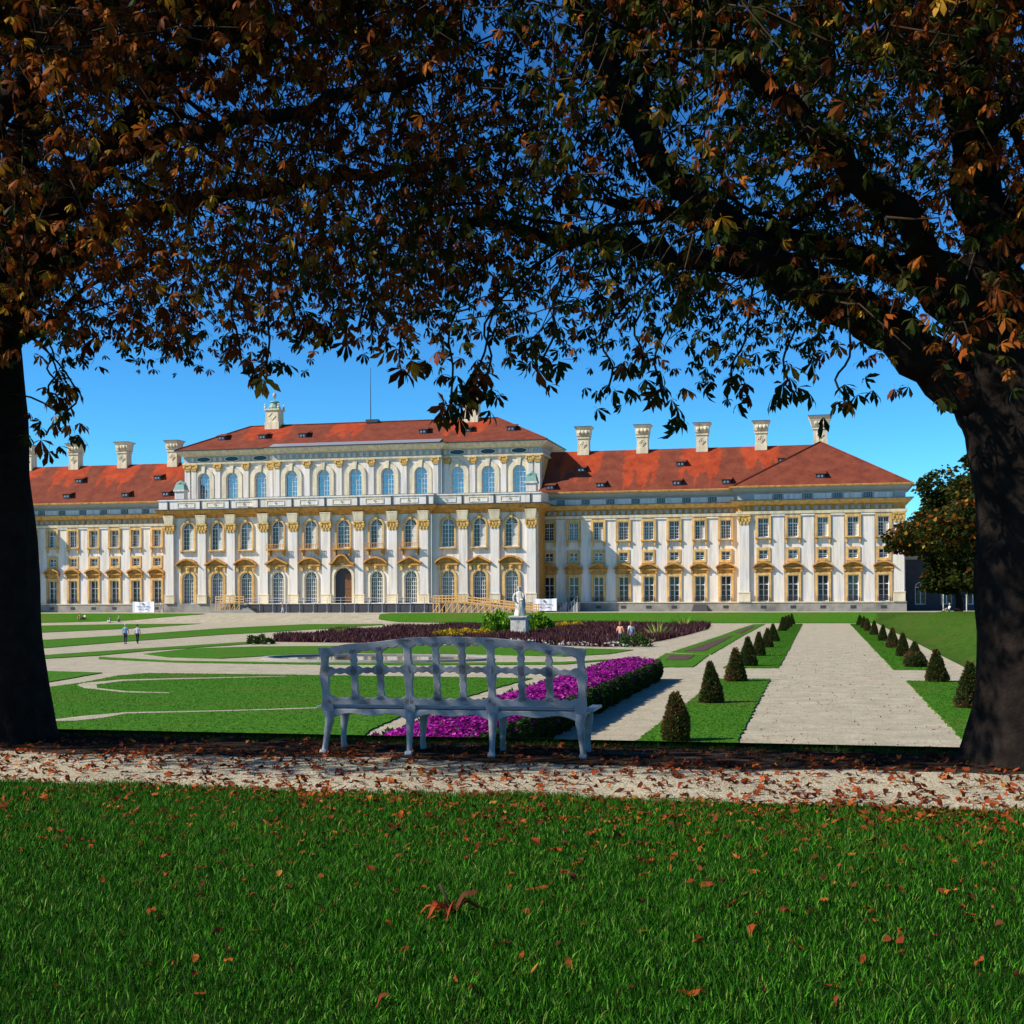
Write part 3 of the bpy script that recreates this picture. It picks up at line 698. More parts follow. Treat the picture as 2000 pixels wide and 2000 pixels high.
# copper-capped volute blocks at the ends of the terrace
for x in (X0 + 1.6, X1 - 1.6):
    put(MB().box(-.9, .9, -.8, .8, 0, 2.6).box(-1.1, 1.1, -1.0, 1.0, 2.6, 2.9).mesh('corner_block', M_white), 'corner_block', x, DW - 3.4, 21.0)
    put(MB().frustum(0, 0, 0, 1.05, .95, 1.0, .8, .7).tube([(-.8, 0, 1.0), (0, 0, 1.5), (.8, 0, 1.0)], .35, 8).mesh('copper_cap', M_copper), 'copper_cap', x, DW - 3.4, 23.9)

# ---------------- roofs with the fresh red streaks below the chimneys
def roof_face(P, nu, nv, chim, zr, ze, seed):
    """quad P (eave left, eave right, ridge right, ridge left) as a fine grid; 'fresh' marks cleaner tiles under a chimney"""
    rng = random.Random(seed); P = [Vector(p) for p in P]; V = []; A = []
    for j in range(nv + 1):
        t = j / nv
        for i in range(nu + 1):
            s = i / nu; p = P[0].lerp(P[1], s).lerp(P[3].lerp(P[2], s), t); V.append(tuple(p)); f = 0.0
            for (cx, w, ln) in chim:
                d = abs(p.x - cx) / w
                edge = 1 - t; lim = ln * (1 + .18 * math.sin(p.x * 2.3 + cx) + .14 * math.sin(p.x * 5.1))
                if d < 1 and edge < lim: f = max(f, .62 * min(1, (1 - d) * 3.2) * min(1, (lim - edge) * 4 + .3))
            A.append(f)
    Fc = [(j * (nu + 1) + i, j * (nu + 1) + i + 1, (j + 1) * (nu + 1) + i + 1, (j + 1) * (nu + 1) + i) for j in range(nv) for i in range(nu)]
    return V, Fc, A
def roof(faces, name, parent=pal):
    b = MB(); A = []
    for V, Fc, a in faces: b.add(V, Fc); A += a
    o = b.build(name, M_roof, parent)
    at = o.data.attributes.new('fresh', 'FLOAT', 'POINT'); at.data.foreach_set('value', A)
    return o
YR = DW + 8.0
# central hipped roof
e0, e1, yb = X0 - .7, X1 + .7, DW + 17.4
fy = DW - 1.45; RZ, EZ = 36.7, 31.45
r0, r1 = XC - 24.2, XC + 24.2
cch = [(XC - 19.4, 5.5, .7), (XC + 19.4, 5.0, .7), (XC - 4, 4.0, .65)]
croof = roof([roof_face([(e0, fy, EZ), (e1, fy, EZ), (r1, YR, RZ), (r0, YR, RZ)], 90, 14, cch, RZ, EZ, 1),
              roof_face([(e1, fy, EZ), (e1, yb, EZ), (r1, YR, RZ), (r1, YR, RZ)], 14, 10, [], RZ, EZ, 2),
              roof_face([(e0, yb, EZ), (e0, fy, EZ), (r0, YR, RZ), (r0, YR, RZ)], 14, 10, [], RZ, EZ, 3),
              roof_face([(e1, yb, EZ), (e0, yb, EZ), (r0, YR, RZ), (r1, YR, RZ)], 20, 4, [], RZ, EZ, 4)], 'roof')
ridge = MB().tube([(e0, fy, EZ + .05), (r0, YR, RZ + .05), (r1, YR, RZ + .05), (e1, fy, EZ + .05)], .16, 6).build('ridge_tiles', M_roof, croof)
# the slightly advanced eaves over the middle bays
MB().add([(cx0 - .3, fy - risY, EZ + .02), (cx1 + .3, fy - risY, EZ + .02), (cx1 + .3, fy + 1.2, EZ + .78), (cx0 - .3, fy + 1.2, EZ + .78)], [(0, 1, 2, 3)]).build('lead_eaves', M_metal, croof)
# wing roofs
WE, WR = 21.95, 30.15
xpr0, xpr1 = WX(1443, DP), WX(1768, DP)      # right pavilion
chL = [XC - (WX(1142, YR) - XC), XC - (WX(1257, YR) - XC), XC - (WX(1373, YR) - XC), XC - (WX(1488, YR) - XC)]
chR = [WX(1142, YR), WX(1257, YR), WX(1373, YR), WX(1488, YR)]
xpl1, xpl0 = 2 * XC - xpr0, 2 * XC - xpr1
apx_r = (xpr0 + xpr1) / 2; apx_l = 2 * XC - apx_r
for sgn, a, c, ch, sd in ((1, X1 - 1.0, apx_r, chR, 5), (-1, apx_l, X0 + 1.0, chL, 6)):
    roof([roof_face([(a, DW - 1.3, WE), (c, DW - 1.3, WE), (c, YR, WR), (a, YR, WR)], 110, 18, [(x, random.uniform(3.6, 4.8), random.uniform(.5, .9) * (1 if sgn > 0 else .75)) for x in ch], WR, WE, sd),
          roof_face([(c, YR + 8, WE), (a, YR + 8, WE), (a, YR, WR), (c, YR, WR)], 30, 4, [], WR, WE, sd)], 'roof')
for (a, c, ap) in ((xpr0, xpr1, apx_r), (xpl0, xpl1, apx_l)):
    a_, c_ = a - 1.3, c + 1.3; yf, ybk = DP - 1.3, YR + 12
    o = roof([roof_face([(a_, yf, WE), (c_, yf, WE), (ap, YR - .3, WR + .35), (ap, YR - .3, WR + .35)], 44, 18, [], WR, WE, 7),
          roof_face([(c_, yf, WE), (c_, ybk, WE), (ap, YR + 4, WR + .35), (ap, YR - .3, WR + .35)], 20, 8, [], WR, WE, 8),
          roof_face([(a_, ybk, WE), (a_, yf, WE), (ap, YR - .3, WR + .35), (ap, YR + 4, WR + .35)], 20, 8, [], WR, WE, 9)], 'roof')
    MB().tube([(a_, yf, WE + .05), (ap, YR - .3, WR + .42), (c_, yf, WE + .05)], .17, 6).build('ridge_tiles', M_roof, o)
# chimneys
def chimney_mesh(sw, sh, cw, chh):
    b = MB(); b.box(-sw / 2, sw / 2, -sw / 2, sw / 2, -3.2, sh)
    b.box(-sw / 2 - .06, sw / 2 + .06, -sw / 2 - .06, sw / 2 + .06, -.6, .5)
    b.box(-sw / 2 - .14, sw / 2 + .14, -sw / 2 - .14, sw / 2 + .14, sh - .35, sh - .1)
    for k, (z0, w0, z1, w1) in enumerate(((sh, sw / 2 + .08, sh + .15, sw / 2 + .22), (sh + .15, sw / 2 + .2, sh + chh * .7, cw / 2 - .3), (sh + chh * .7, cw / 2 - .3, sh + chh, cw / 2))):
        b.frustum(0, 0, z0, w0, w0, z1, w1, w1)
    d = .62
    b.tube([(-d, -sw / 2 - .03, sh * .48), (0, -sw / 2 - .03, sh * .48 + d), (d, -sw / 2 - .03, sh * .48), (0, -sw / 2 - .03, sh * .48 - d), (-d, -sw / 2 - .03, sh * .48)], .08, 4)
    b.tube([(-.3, -sw / 2 - .03, sh * .48), (0, -sw / 2 - .03, sh * .48 + .3), (.3, -sw / 2 - .03, sh * .48), (0, -sw / 2 - .03, sh * .48 - .3), (-.3, -sw / 2 - .03, sh * .48)], .07, 4)
    for k in (-1, 0, 1): b.lathe(k * sw * .32, -sw / 2 - .27, [(.12, sh + .35), (.3, sh + .6), (.3, sh + .9), (.12, sh + 1.1)], 6)
    return b
CH = chimney_mesh(1.95, 2.7, 3.1, 1.75).mesh('chimney', M_ivory)
CHC = MB().box(-1.58, 1.58, -1.58, 1.58, 4.452, 4.54).mesh('chimney_cap', M_darkmetal)
CHB = chimney_mesh(2.3, 2.6, 4.1, 1.95).mesh('chimney', M_ivory)
CHBC = MB().box(-2.08, 2.08, -2.08, 2.08, 4.552, 4.64).mesh('chimney_cap', M_darkmetal)
for x in chL + chR:
    o = put(CH, 'chimney', x, YR, WR - .2); link('chimney_cap', CHC, o)
for x in (apx_r, apx_l):
    o = put(CHB, 'chimney', x, YR + 2.0, WR + .5); link('chimney_cap', CHBC, o)
# two turrets on the central ridge
tb = MB().box(-1.5, 1.5, -1.5, 1.5, -1.5, .9).box(-1.35, 1.35, -1.35, 1.35, .9, 3.6).box(-1.6, 1.6, -1.6, 1.6, 3.6, 3.9)
tb.tube([(-.8, -1.38, 2.2), (0, -1.38, 3.0), (.8, -1.38, 2.2), (0, -1.38, 1.4), (-.8, -1.38, 2.2)], .08, 4)
for sx in (-1, 1):
    for sy in (-1, 1): tb.lathe(sx * 1.4, sy * 1.4, [(.15, 3.9), (.28, 4.2), (.1, 4.6), (.22, 4.8), (.05, 5.1)], 8)
TB = tb.mesh('turret', M_ivory)
TC = MB().lathe(0, 0, [(1.2, 3.9), (1.25, 4.3), (.9, 4.9), (.75, 5.4), (1.0, 5.5), (.9, 5.7), (.25, 5.8)], 12).mesh('turret_dome', M_copper)
TF = MB().lathe(0, 0, [(.12, 5.8), (.12, 6.4), (.4, 6.8), (.45, 7.2), (.2, 7.6), (.06, 7.8), (.05, 9.2)], 10).mesh('finial', M_metal)
for x in (XC - 19.4, XC + 19.4):
    o = put(TB, 'turret', x, YR, RZ - .2); o.scale = (.95, .95, .84); link('turret_dome', TC, o); link('finial', TF, o)
put(MB().lathe(0, 0, [(.10, 0), (.08, 4), (.04, 10.2)], 6).mesh('roof_mast', M_darkmetal), 'roof_mast', XC - 2.6 + WX(730, YR) - WX(706, YR), YR, RZ)
put(MB().box(-1.2, 1.2, -.6, .6, 0, .6).mesh('roof_hatch', M_darkmetal), 'roof_hatch', XC - .6 + WX(730, YR) - WX(706, YR) - 1.6, YR, RZ - .1)
# dormers
def dormer_mesh():
    b = MB()
    b.add([(-.75, 0, 0), (.75, 0, 0), (.75, 0, .75), (-.75, 0, .75), (-.75, 1.6, .75), (.75, 1.6, .75)], [(0, 1, 2, 3), (3, 2, 5, 4), (1, 5, 2), (0, 3, 4)])
    return b
DM = dormer_mesh().mesh('dormer', M_darkmetal)
DR = MB().add([(-1.0, -.35, .72), (1.0, -.35, .72), (.95, 2.1, 1.35), (-.95, 2.1, 1.35), (-1.0, -.35, .8), (1.0, -.35, .8), (.95, 2.1, 1.45), (-.95, 2.1, 1.45)], [(0, 3, 2, 1), (4, 5, 6, 7), (0, 1, 5, 4), (1, 2, 6, 5), (2, 3, 7, 6), (3, 0, 4, 7)]).mesh('dormer_roof', M_roof)
DWn = MB().box(-.17, .17, -.06, .02, .2, .55).mesh('dormer_window', M_muntin)
def dormer(x, t, fy_, ez, yr, rz):
    y = fy_ + (yr - fy_) * t; z = ez + (rz - ez) * t
    o = put(DM, 'dormer', x, y - .25, z - .1); link('dormer_roof', DR, o); link('dormer_window', DWn, o, (-.28, 0, 0)); link('dormer_window', DWn, o, (.28, 0, 0))
for u in (480 / 4.025 + 320, 800 / 4.025 + 320, 1115 / 4.025 + 320, 608 / 4.025 + 680, 953 / 4.025 + 680, 1297 / 4.025 + 680): dormer(WX(u, DW + 3.5), .42, fy, EZ, YR, RZ)
for u, t in ((1020 + 270 / 4.6, .10), (1020 + 720 / 4.6, .13), (1020 + 1400 / 4.6, .14), (1020 + 1435 / 4.6, .58), (1400 + 95 / 4.6, .14), (1020 + 545 / 4.6, .5), (1400 + 595 / 4.6, .60)): dormer(WX(u, DW + 9 * t), t, DW - 1.3, WE, YR, WR)
for u, t in ((60 + 305 / 3.865, .16), (60 + 745 / 3.865, .16), (60 + 1050 / 3.865, .16), (60 + 395 / 3.865, .55), (60 + 985 / 3.865, .58)): dormer(WX(u, DW + 9 * t), t, DW - 1.3, WE, YR, WR)
dormer(apx_r, .18, DP - 1.3, WE, YR - .3, WR)

# ---------------- wings and pavilions
def cornice_set(path, tag_=''):
    MB().sweep(path, [(.0, 17.45), (.35, 17.55), (.42, 18.0), (.1, 18.05)]).build('architrave', M_ivory, pal)
    MB().sweep(path, [(.1, 18.05), (.1, 19.0)]).build('frieze', M_ochre2, pal)
    MB().sweep(path, [(.1, 19.0), (.45, 19.05), (.8, 19.25), (1.2, 19.6), (1.25, 19.78), (.0, 19.8)]).build('cornice', M_ochre, pal)
    MB().sweep(path, [(1.25, 19.76), (1.36, 19.78), (1.36, 19.87), (.1, 19.9)]).build('cornice_flashing', M_darkmetal, pal)
    MB().sweep(path, [(.12, 19.9), (.12, 21.0), (.4, 21.15), (.9, 21.55), (1.05, 21.9)]).build('attic_band', M_grey, pal)
    MB().sweep(path, [(1.05, 21.88), (1.42, 21.86), (1.48, 22.1), (1.2, 22.18)]).build('gutter', M_ochre2, pal)
ATP = MB().box(-1.45, 1.45, -.34, -.1, 0, .85)
ATP = ATP.mesh('attic_panel', M_white)
ATW = MB().box(-.6, .6, -.2, -.1, 0, .75).mesh('attic_window', M_glass)
ATB = MB()
for k in range(4): ATB.box(-.5 + k * .28, -.4 + k * .28, -.26, -.2, .05, .7)
ATB = ATB.mesh('attic_grille', M_grey)
FRO = MB().box(-.3, .3, -.22, -.08, 0, .7).lathe(0, -.22, [(.08, .1), (.22, .35), (.08, .6)], 6).mesh('frieze_ornament', M_grey)
def flank(x0, x1, y, bays, first_shut=()):
    ops = []
    for x in bays: ops += [(x, 1.75, 3.05, 7.4, False), (x, 1.5, 10.15, 11.6, False), (x, 1.75, 13.75, 16.9, False)]
    openings_wall(x0, x1, 3.0, 17.5, y, .6, ops).build('wall', M_white, pal)
    MB().box(x0, x1, y + .02, y + .58, 17.5, 19.9).build('wall', M_white, pal)
    MB().box(x0 - .2, x1 + .2, y - .32, y + .55, PG - .5, 3.0).build('plinth', M_stone, pal)
    MB().box(x0 - .25, x1 + .25, y - .42, y - .02, 2.86, 3.04).build('plinth_ledge', M_ivory, pal)
    for x in bays:
        window('w_ground', x, y + .4, 3.05); put(J['w_ground'], 'window_surround', x, y, 3.05)
        put(FRI_W, 'hood_frieze', x, y, 7.84); pediment_part(x, y, 8.72, 'w')
        window('w_small', x, y + .35, 10.15); put(J['w_small'], 'window_surround', x, y, 10.15)
        window('w_first', x, y + .4, 13.75); put(J['w_first'], 'window_surround', x, y, 13.75); put(SILL_W, 'window_sill', x, y, 13.72)
        put(MB().box(-.45, .45, -.36, -.2, -.85, -.35).mesh('cellar_window', M_darkmetal), 'cellar_window', x, y, 2.75)
        put(GRL, 'flower_grille', x, y, 3.05)
    bs = sorted(bays)
    mids = [(bs[i] + bs[i + 1]) / 2 for i in range(len(bs) - 1)]
    for x in mids:
        put(MB().box(-1.0, 1.0, -.12, .02, 0, 14.2).box(-1.12, 1.12, -.3, .02, 14.2, 14.42).mesh('lesene', M_white), 'lesene', x, y, 3.02)
        put(ATW, 'attic_window', x, y, 20.05); put(ATB, 'attic_grille', x, y, 20.05)
    for x in bays: put(ATP, 'attic_panel', x, y, 19.95)
    for x in bs:
        for d in (-1.05, 0, 1.05): put(FRO, 'frieze_ornament', x + d, y, 18.15)
    for x in mids: put(FRO, 'frieze_ornament', x, y, 18.15)
gr = MB()
for k in range(9):
    x = -1.0 + k * .25; gr.tube([(x, -.45, 0), (x, -.45, .75)], .025, 4)
gr.tube([(-1.05, -.45, .75), (1.05, -.45, .75)], .03, 4)
for k in range(4): gr.tube([(-.75 + k * .5 + .2 * math.cos(a * .785), -.46, .4 + .2 * math.sin(a * .785)) for a in range(9)], .03, 4)
GRL = gr.mesh('flower_grille', M_darkmetal)
rb = [WX(x, DW) for x in (1072.8, 1120.4, 1170, 1216.7, 1267.8, 1316.5, 1367.3, 1417.8)]
st = (rb[-1] - rb[0]) / 7; rb = [rb[0] + st * k for k in range(8)]
pb = [WX(x, DP) for x in (1491.3, 1550, 1608.7, 1667.8, 1726)]
st2 = (pb[-1] - pb[0]) / 4; pb = [pb[0] + st2 * k for k in range(5)]
flank(X1 - .1, xpr0 + .1, DW, rb); flank(2 * XC - xpr0 - .1, X0 + .1, DW, [2 * XC - x for x in rb])
flank(xpr0, xpr1, DP, pb); flank(xpl0, xpl1, DP, [2 * XC - x for x in pb])
cornice_set([(X1 - .1, DW), (xpr0 + .1, DW)]); cornice_set([(xpl1 - .1, DW), (X0 + .1, DW)])
for a, c in ((xpr0, xpr1), (xpl0, xpl1)):
    cornice_set([(a, DW + .4), (a, DP), (c, DP), (c, DW + 12)])
    MB().box(a, a + .6, DP + .6, DW + .5, PG - .5, 19.9).build('side_wall', M_ochre, pal); MB().box(c - .6, c, DP + .6, DW + 12, PG - .5, 19.9).build('side_wall', M_ochre, pal)
    for x in (a + .95, c - .95):
        pilaster(x, DP, 3.02, 17.45, 1.6, .4, 1.6, base=1.6)
# dark low gallery joining the right pavilion, tree shade put into its dark wall colour
gal = empty('gallery_wing', (xpr1 + 30, DW + 6, PG), 'low gallery wing with shade painted on its wall behind trees right of the palace', 'gallery')
gx0, gx1, gy = xpr1 + .1, xpr1 + 60, DW + 6
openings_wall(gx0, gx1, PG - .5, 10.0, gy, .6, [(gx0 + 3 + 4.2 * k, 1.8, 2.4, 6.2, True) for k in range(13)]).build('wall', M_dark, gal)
window_kind('g', 1.8, 3.8, True, 2, 4)
for k in range(13):
    fr, mu, pa, cu = WIN['g']; o = put(fr, 'window', gx0 + 3 + 4.2 * k, gy + .4, 2.4, gal); link('pane', pa[0], o)
MB().sweep([(gx0, gy), (gx1, gy)], [(0, 10), (.3, 10.1), (.6, 10.6), (0, 10.7)]).build('cornice', M_grey, gal)
MB().add([(gx0, gy - .8, 10.6), (gx1, gy - .8, 10.6), (gx1, gy + 5, 14.5), (gx0, gy + 5, 14.5)], [(0, 1, 2, 3)]).build('roof', M_roof, gal)

# ================================================================== SMALL THINGS AT THE PALACE
# terrace wall (shade and mesh screen put into its dark colour) with a light railing before the middle bays
tw = empty('terrace_wall', (WX(650, DC - 3), DC - 3, PG), 'shade darkened grey retaining wall below the middle doors of the palace', 'wall')
ta, tc_ = WX(478, DC - 3), WX(862, DC - 3)
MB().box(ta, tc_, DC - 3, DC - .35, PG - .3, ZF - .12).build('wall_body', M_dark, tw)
MB().box(ta - .1, tc_ + .1, DC - 3.12, DC - .36, ZF - .12, ZF + .02).build('coping', M_ivory, tw)
rl = empty('terrace_railing', (WX(650, DC - 3), DC - 3.5, PG), 'thin metal railing standing along the dark terrace wall', 'railing')
n_ = 15
for k in range(n_):
    x = ta + .4 + (tc_ - ta - .8) * k / (n_ - 1)
    MB().tube([(x, DC - 3.3, PG), (x, DC - 3.3, ZF + 1.0)], .045, 6).box(x - .18, x + .18, DC - 3.5, DC - 3.13, PG, PG + .12).build('post', M_metal, rl)
for z in (ZF + .95, ZF + .5):
    MB().tube([(ta + .3, DC - 3.3, z), (tc_ - .3, DC - 3.3, z)], .03, 5).build('rail', M_metal, rl)
# timber ramp right of the middle, timber landing on the left
def timber_walk(name, lab, x0, z0, x1, z1, y, nb, flat):
    t = empty(name, ((x0 + x1) / 2, y, PG), lab, 'ramp' if not flat else 'landing')
    L = x1 - x0
    def zz(x): return z0 + (z1 - z0) * max(0, (x - x0 - L * flat) / (L * (1 - flat))) if flat < 1 else z0
    nd = int(L / .5)
    for k in range(nd):
        xa, xb = x0 + L * k / nd, x0 + L * (k + 1) / nd - .04
        za, zb = zz(xa), zz(xb)
        MB().add([(xa, y - 1.8, za), (xb, y - 1.8, zb), (xb, y, zb), (xa, y, za), (xa, y - 1.8, za + .08), (xb, y - 1.8, zb + .08), (xb, y, zb + .08), (xa, y, za + .08)],
                 [(0, 3, 2, 1), (4, 5, 6, 7), (0, 1, 5, 4), (1, 2, 6, 5), (2, 3, 7, 6), (3, 0, 4, 7)]).build('plank', M_wood, t)
    for yy in (y - 1.8, y):
        for h in (.3, .75, 1.2):
            pts = [(x0, yy, zz(x0) + h), (x0 + L * flat, yy, zz(x0 + L * flat) + h), (x1, yy, zz(x1) + h)] if 0 < flat < 1 else [(x0, yy, zz(x0) + h), (x1, yy, zz(x1) + h)]
            MB().tube(pts, .1, 4).build('rail', M_wood, t)
        for k in range(nb + 1):
            x = x0 + L * k / nb
            MB().box(x - .07, x + .07, yy - .07, yy + .07, PG - .05, zz(x) + 1.3).build('post', M_wood, t)
    for k in range(nb):
        xa, xb = x0 + L * k / nb, x0 + L * (k + 1) / nb
        if zz(xb) - PG > .5: MB().tube([(xa, y - 1.85, PG), (xb, y - 1.85, zz(xb))], .06, 4).build('brace', M_wood, t)
    return t
timber_walk('timber_ramp', 'raw timber access ramp descending right towards the statue', WX(852, DC - 4), ZF, WX(1052, DC - 4), PG + .1, DC - 4, 16, .22)
timber_walk('timber_landing', 'raw timber landing beside the steps on the left of the palace', WX(430, DC - 2.5), ZF, WX(476, DC - 2.5), ZF, DC - 2.5, 5, 1)
# stone steps below the left landing
stp = empty('stone_steps', (WX(450, DC - 5), DC - 5, PG), 'grey stone steps under the timber landing at the palace', 'steps')
for k in range(7):
    MB().box(WX(412, DC - 5) + k * .45, WX(500, DC - 5) - k * .5, DC - 5.2 + k * .35, DC - .4, PG - .1 + k * .22, PG + .12 + k * .22).build('step', M_stone, stp)
# banners: white cloth on a low fence, with an emblem and lines of small print
def banner(xa, xb, ya, yb, D, lab):
    x0, x1 = WX(xa, D), WX(xb, D); z1, z0 = WZ((xa + xb) / 2, ya, D), WZ((xa + xb) / 2, yb, D)
    t = empty('banner', ((x0 + x1) / 2, D, GZ(x0, D)), lab, 'banner')
    nu = 10; b = MB()
    for j in range(2):
        for i in range(nu + 1):
            b.v.append((x0 + (x1 - x0) * i / nu, D + .05 * math.sin(i * 1.7), z0 + (z1 - z0) * j - (.07 * math.sin(math.pi * i / nu) if j else 0)))
    b.f = [(i, i + 1, nu + 2 + i, nu + 1 + i) for i in range(nu)]
    b.build('cloth', M_banner, t)
    for x in (x0 - .05, (x0 + x1) / 2, x1 + .05): MB().tube([(x, D + .12, GZ(x0, D) - .05), (x, D + .12, z1 + .05)], .05, 5).build('post', M_metal, t)
    w, h = x1 - x0, z1 - z0; cx, cz = (x0 + x1) / 2, z0 + h * .72
    MB().box(cx - w * .06, cx + w * .02, D - .09, D - .07, cz, cz + h * .14).build('emblem', M_ink, t)
    MB().tube([(cx - w * .05 + w * .1 * math.cos(a * .4 - .9), D - .08, cz + h * .02 + h * .13 * math.sin(a * .4 - .9)) for a in range(6)], h * .02, 4).build('emblem', M_ink, t)
    b = MB()
    for zz, ww, nn in ((.5, .62, 26), (.27, .46, 18)):
        for k in range(nn):
            if random.random() < .12: continue
            x = cx + (k / nn - .5) * w * ww; b.box(x, x + w * ww / nn * .62, D - .09, D - .075, z0 + h * zz, z0 + h * (zz + random.uniform(.045, .075)))
    tag(b.build('lettering', M_ink, t), kind='stuff')
    return t
banner(259, 301, 1175, 1196, DW - 9, 'white banner with emblem before the left palace wing')
banner(1041, 1087, 1169, 1193, DW - 8, 'white banner with emblem right of the statue')
# steel stairs at the right wing and small ones at the left
def steel_steps(xa, xb, D, lab):
    x0, x1 = WX(xa, D), WX(xb, D); t = empty('steel_steps', ((x0 + x1) / 2, D, PG), lab, 'steps'); n = 6
    for k in range(n): MB().box(x0 + (x1 - x0) * k / n, x1, D, D + 2.2, PG + (ZF - PG) * k / n, PG + (ZF - PG) * (k + 1) / n).build('step', M_grey, t)
    for y in (D - .05, D + 2.25):
        MB().tube([(x0, y, PG), (x0, y, PG + 1.0), (x1, y, ZF + 1.1), (x1, y, PG)], .06, 6).build('handrail', M_metal, t)
        for f in (.33, .66): x = x0 + (x1 - x0) * f; MB().tube([(x, y, PG), (x, y, PG + 1 + (ZF - PG) * f)], .05, 6).build('baluster', M_metal, t)
    return t
steel_steps(1088, 1106, DW - 4, 'steel handrail steps next to the right banner')
steel_steps(1110, 1128, DW - 4, 'steel handrail steps leading up to the shaded right wing')
steel_steps(311, 333, DW - 5, 'small steps with handrail right of the left banner')
hx = WX(1020 + 1600 / 4.6, DW - 1.2)
hd = MB().add([(hx - 1.4, DW - 2.6, PG), (hx + 1.4, DW - 2.6, PG), (hx + 1.4, DW - .4, PG), (hx - 1.4, DW - .4, PG), (hx - 1.2, DW - .4, PG + 1.2), (hx + .9, DW - .4, PG + 1.2)], [(0, 1, 5, 4), (1, 2, 5), (0, 4, 3), (2, 3, 4, 5)])
tag(hd.build('cellar_hatch', M_darkmetal), 'dark sloping cellar hatch at the foot of the right wing', 'hatch')

# ================================================================== GARDEN THINGS
def leaf_quads(n, rng, length=.12, width=.05):
    """n pointed leaves as two triangles each, base at origin pointing +x, lightly folded"""
    V = np.array([(0, 0, 0), (.5, .5, .12), (1, 0, 0), (.5, -.5, .12)], float) * (length, width * 2, length)
    T = np.array([(0, 2, 1), (0, 3, 2)]); return V, T
def dirs(n, rng): d = rng.normal(size=(n, 3)); return d / np.linalg.norm(d, axis=1)[:, None]
def frames(d, rng):
    """rotation whose x axis is d, rolled at random"""
    n = len(d); r = rng.normal(size=(n, 3)); y = np.cross(d, r); y /= np.linalg.norm(y, axis=1)[:, None] + 1e-9; z = np.cross(d, y)
    return np.stack([d, y, z], axis=2)
def noise3(p, f, s): return (np.sin(p[:, 0] * f + s) * np.cos(p[:, 1] * f * 1.13 + s * 2.1) + np.sin(p[:, 1] * f * .7 + p[:, 2] * f * 1.31 + s) + np.cos(p[:, 2] * f * .9 - p[:, 0] * f * .6 + s * .7)) / 3
# ---- clipped yew cones
CONE_PAL = [(.050, .085, .018), (.085, .105, .028), (.15, .105, .035), (.032, .052, .014)]
def yew_mesh(seed, n, prof, brown):
    """a clipped bush: needles standing on a solid of revolution r(h), plus a dark core"""
    rng = np.random.default_rng(seed)
    h = rng.beta(1.0, 1.35, n); a = rng.uniform(0, 2 * np.pi, n)
    r = np.interp(h, [p[0] for p in prof], [p[1] for p in prof]) * (1 + .07 * np.sin(a * 3 + h * 7 + seed) + rng.normal(0, .06, n))
    pos = np.stack([r * np.cos(a), r * np.sin(a), h], 1)
    out = np.stack([np.cos(a), np.sin(a), np.full(n, .55)], 1) + rng.normal(0, .45, (n, 3)); out /= np.linalg.norm(out, axis=1)[:, None]
    V, T = leaf_quads(1, rng, .075, .019); P, TT = scatter(V, T, pos, frames(out, rng), rng.uniform(.6, 1.3, n))
    w = [3, 2 + 2 * brown, 1 + 5 * brown, 2]; cc_ = palette(rng, n, CONE_PAL, w); dry = noise3(pos, 7.0, seed * 1.3) + rng.normal(0, .15, n) > .38 - .2 * brown; cc_[dry] = palette(rng, dry.sum(), [(.20, .12, .045), (.13, .09, .035)], [1, 1]); cols = np.repeat(cc_, len(V), axis=0)
    k = 20; hs_ = np.linspace(0, 1, 12); ring_ = []
    for q in hs_:
        rr = np.interp(q, [p[0] for p in prof], [p[1] for p in prof]) * .93
        ring_ += [(rr * math.cos(2 * math.pi * i / k), rr * math.sin(2 * math.pi * i / k), q) for i in range(k)]
    cT = []
    for j in range(11):
        for i in range(k):
            p, q = j * k + i, j * k + (i + 1) % k; cT += [(p, q, q + k), (p, q + k, p + k)]
    base = len(P); P = np.vstack([P, np.array(ring_)]); TT = np.vstack([TT, np.array(cT) + base])
    cols = np.vstack([cols, np.tile([(.022, .03, .010)], (len(ring_), 1))])
    return np_mesh('foliage', P, TT, M_plant, cols)
cone_prof = [(0, .225), (.08, .25), (.3, .215), (.6, .128), (.85, .052), (1.0, .006)]
YEW = [yew_mesh(40 + i, 3600, cone_prof, b_) for i, b_ in enumerate((.0, .25, .5))]
YEW_TUFT = yew_mesh(50, 4200, [(0, .24), (.15, .28), (.45, .26), (.75, .15), (.95, .06), (1, .02)], .9)
YEW_ROUND = yew_mesh(51, 3600, [(0, .34), (.2, .40), (.45, .33), (.62, .16), (.8, .10), (1, .01)], .1)
STEM = MB().lathe(0, 0, [(.03, -.02), (.025, .3)], 6).mesh('stem', M_bark)
def yew(px, py, h, me, lab, grp, sx=1.0):
    p = G(px, py)
    t = empty('yew_cone', p, lab, 'topiary', grp)
    k_ = random.uniform(.9, 1.12); o = link('foliage', me, t, (0, 0, -.02), (random.gauss(0, .025), random.gauss(0, .025), random.uniform(0, 6.28)), (h * sx * k_, h * sx * k_ * random.uniform(.94, 1.06), h)); link('stem', STEM, t, (0, 0, 0), (0, 0, 0), (h, h, h))
    return t
ORD = ['first', 'second', 'third', 'fourth', 'fifth', 'sixth', 'seventh', 'eighth', 'ninth', 'tenth', 'eleventh']
left = [(1321.6, 1449, 1352), (1390.5, 1374.4, 1292), (1437.7, 1332, 1266), (1461.3, 1301.6, 1244.5), (1482, 1282, 1234.5), (1497.9, 1265.4, 1227), (1510.4, 1253.6, 1219), (1529, 1232.8, 1205), (1534, 1229, 1203), (1541, 1225, 1201), (1547, 1220, 1198)]
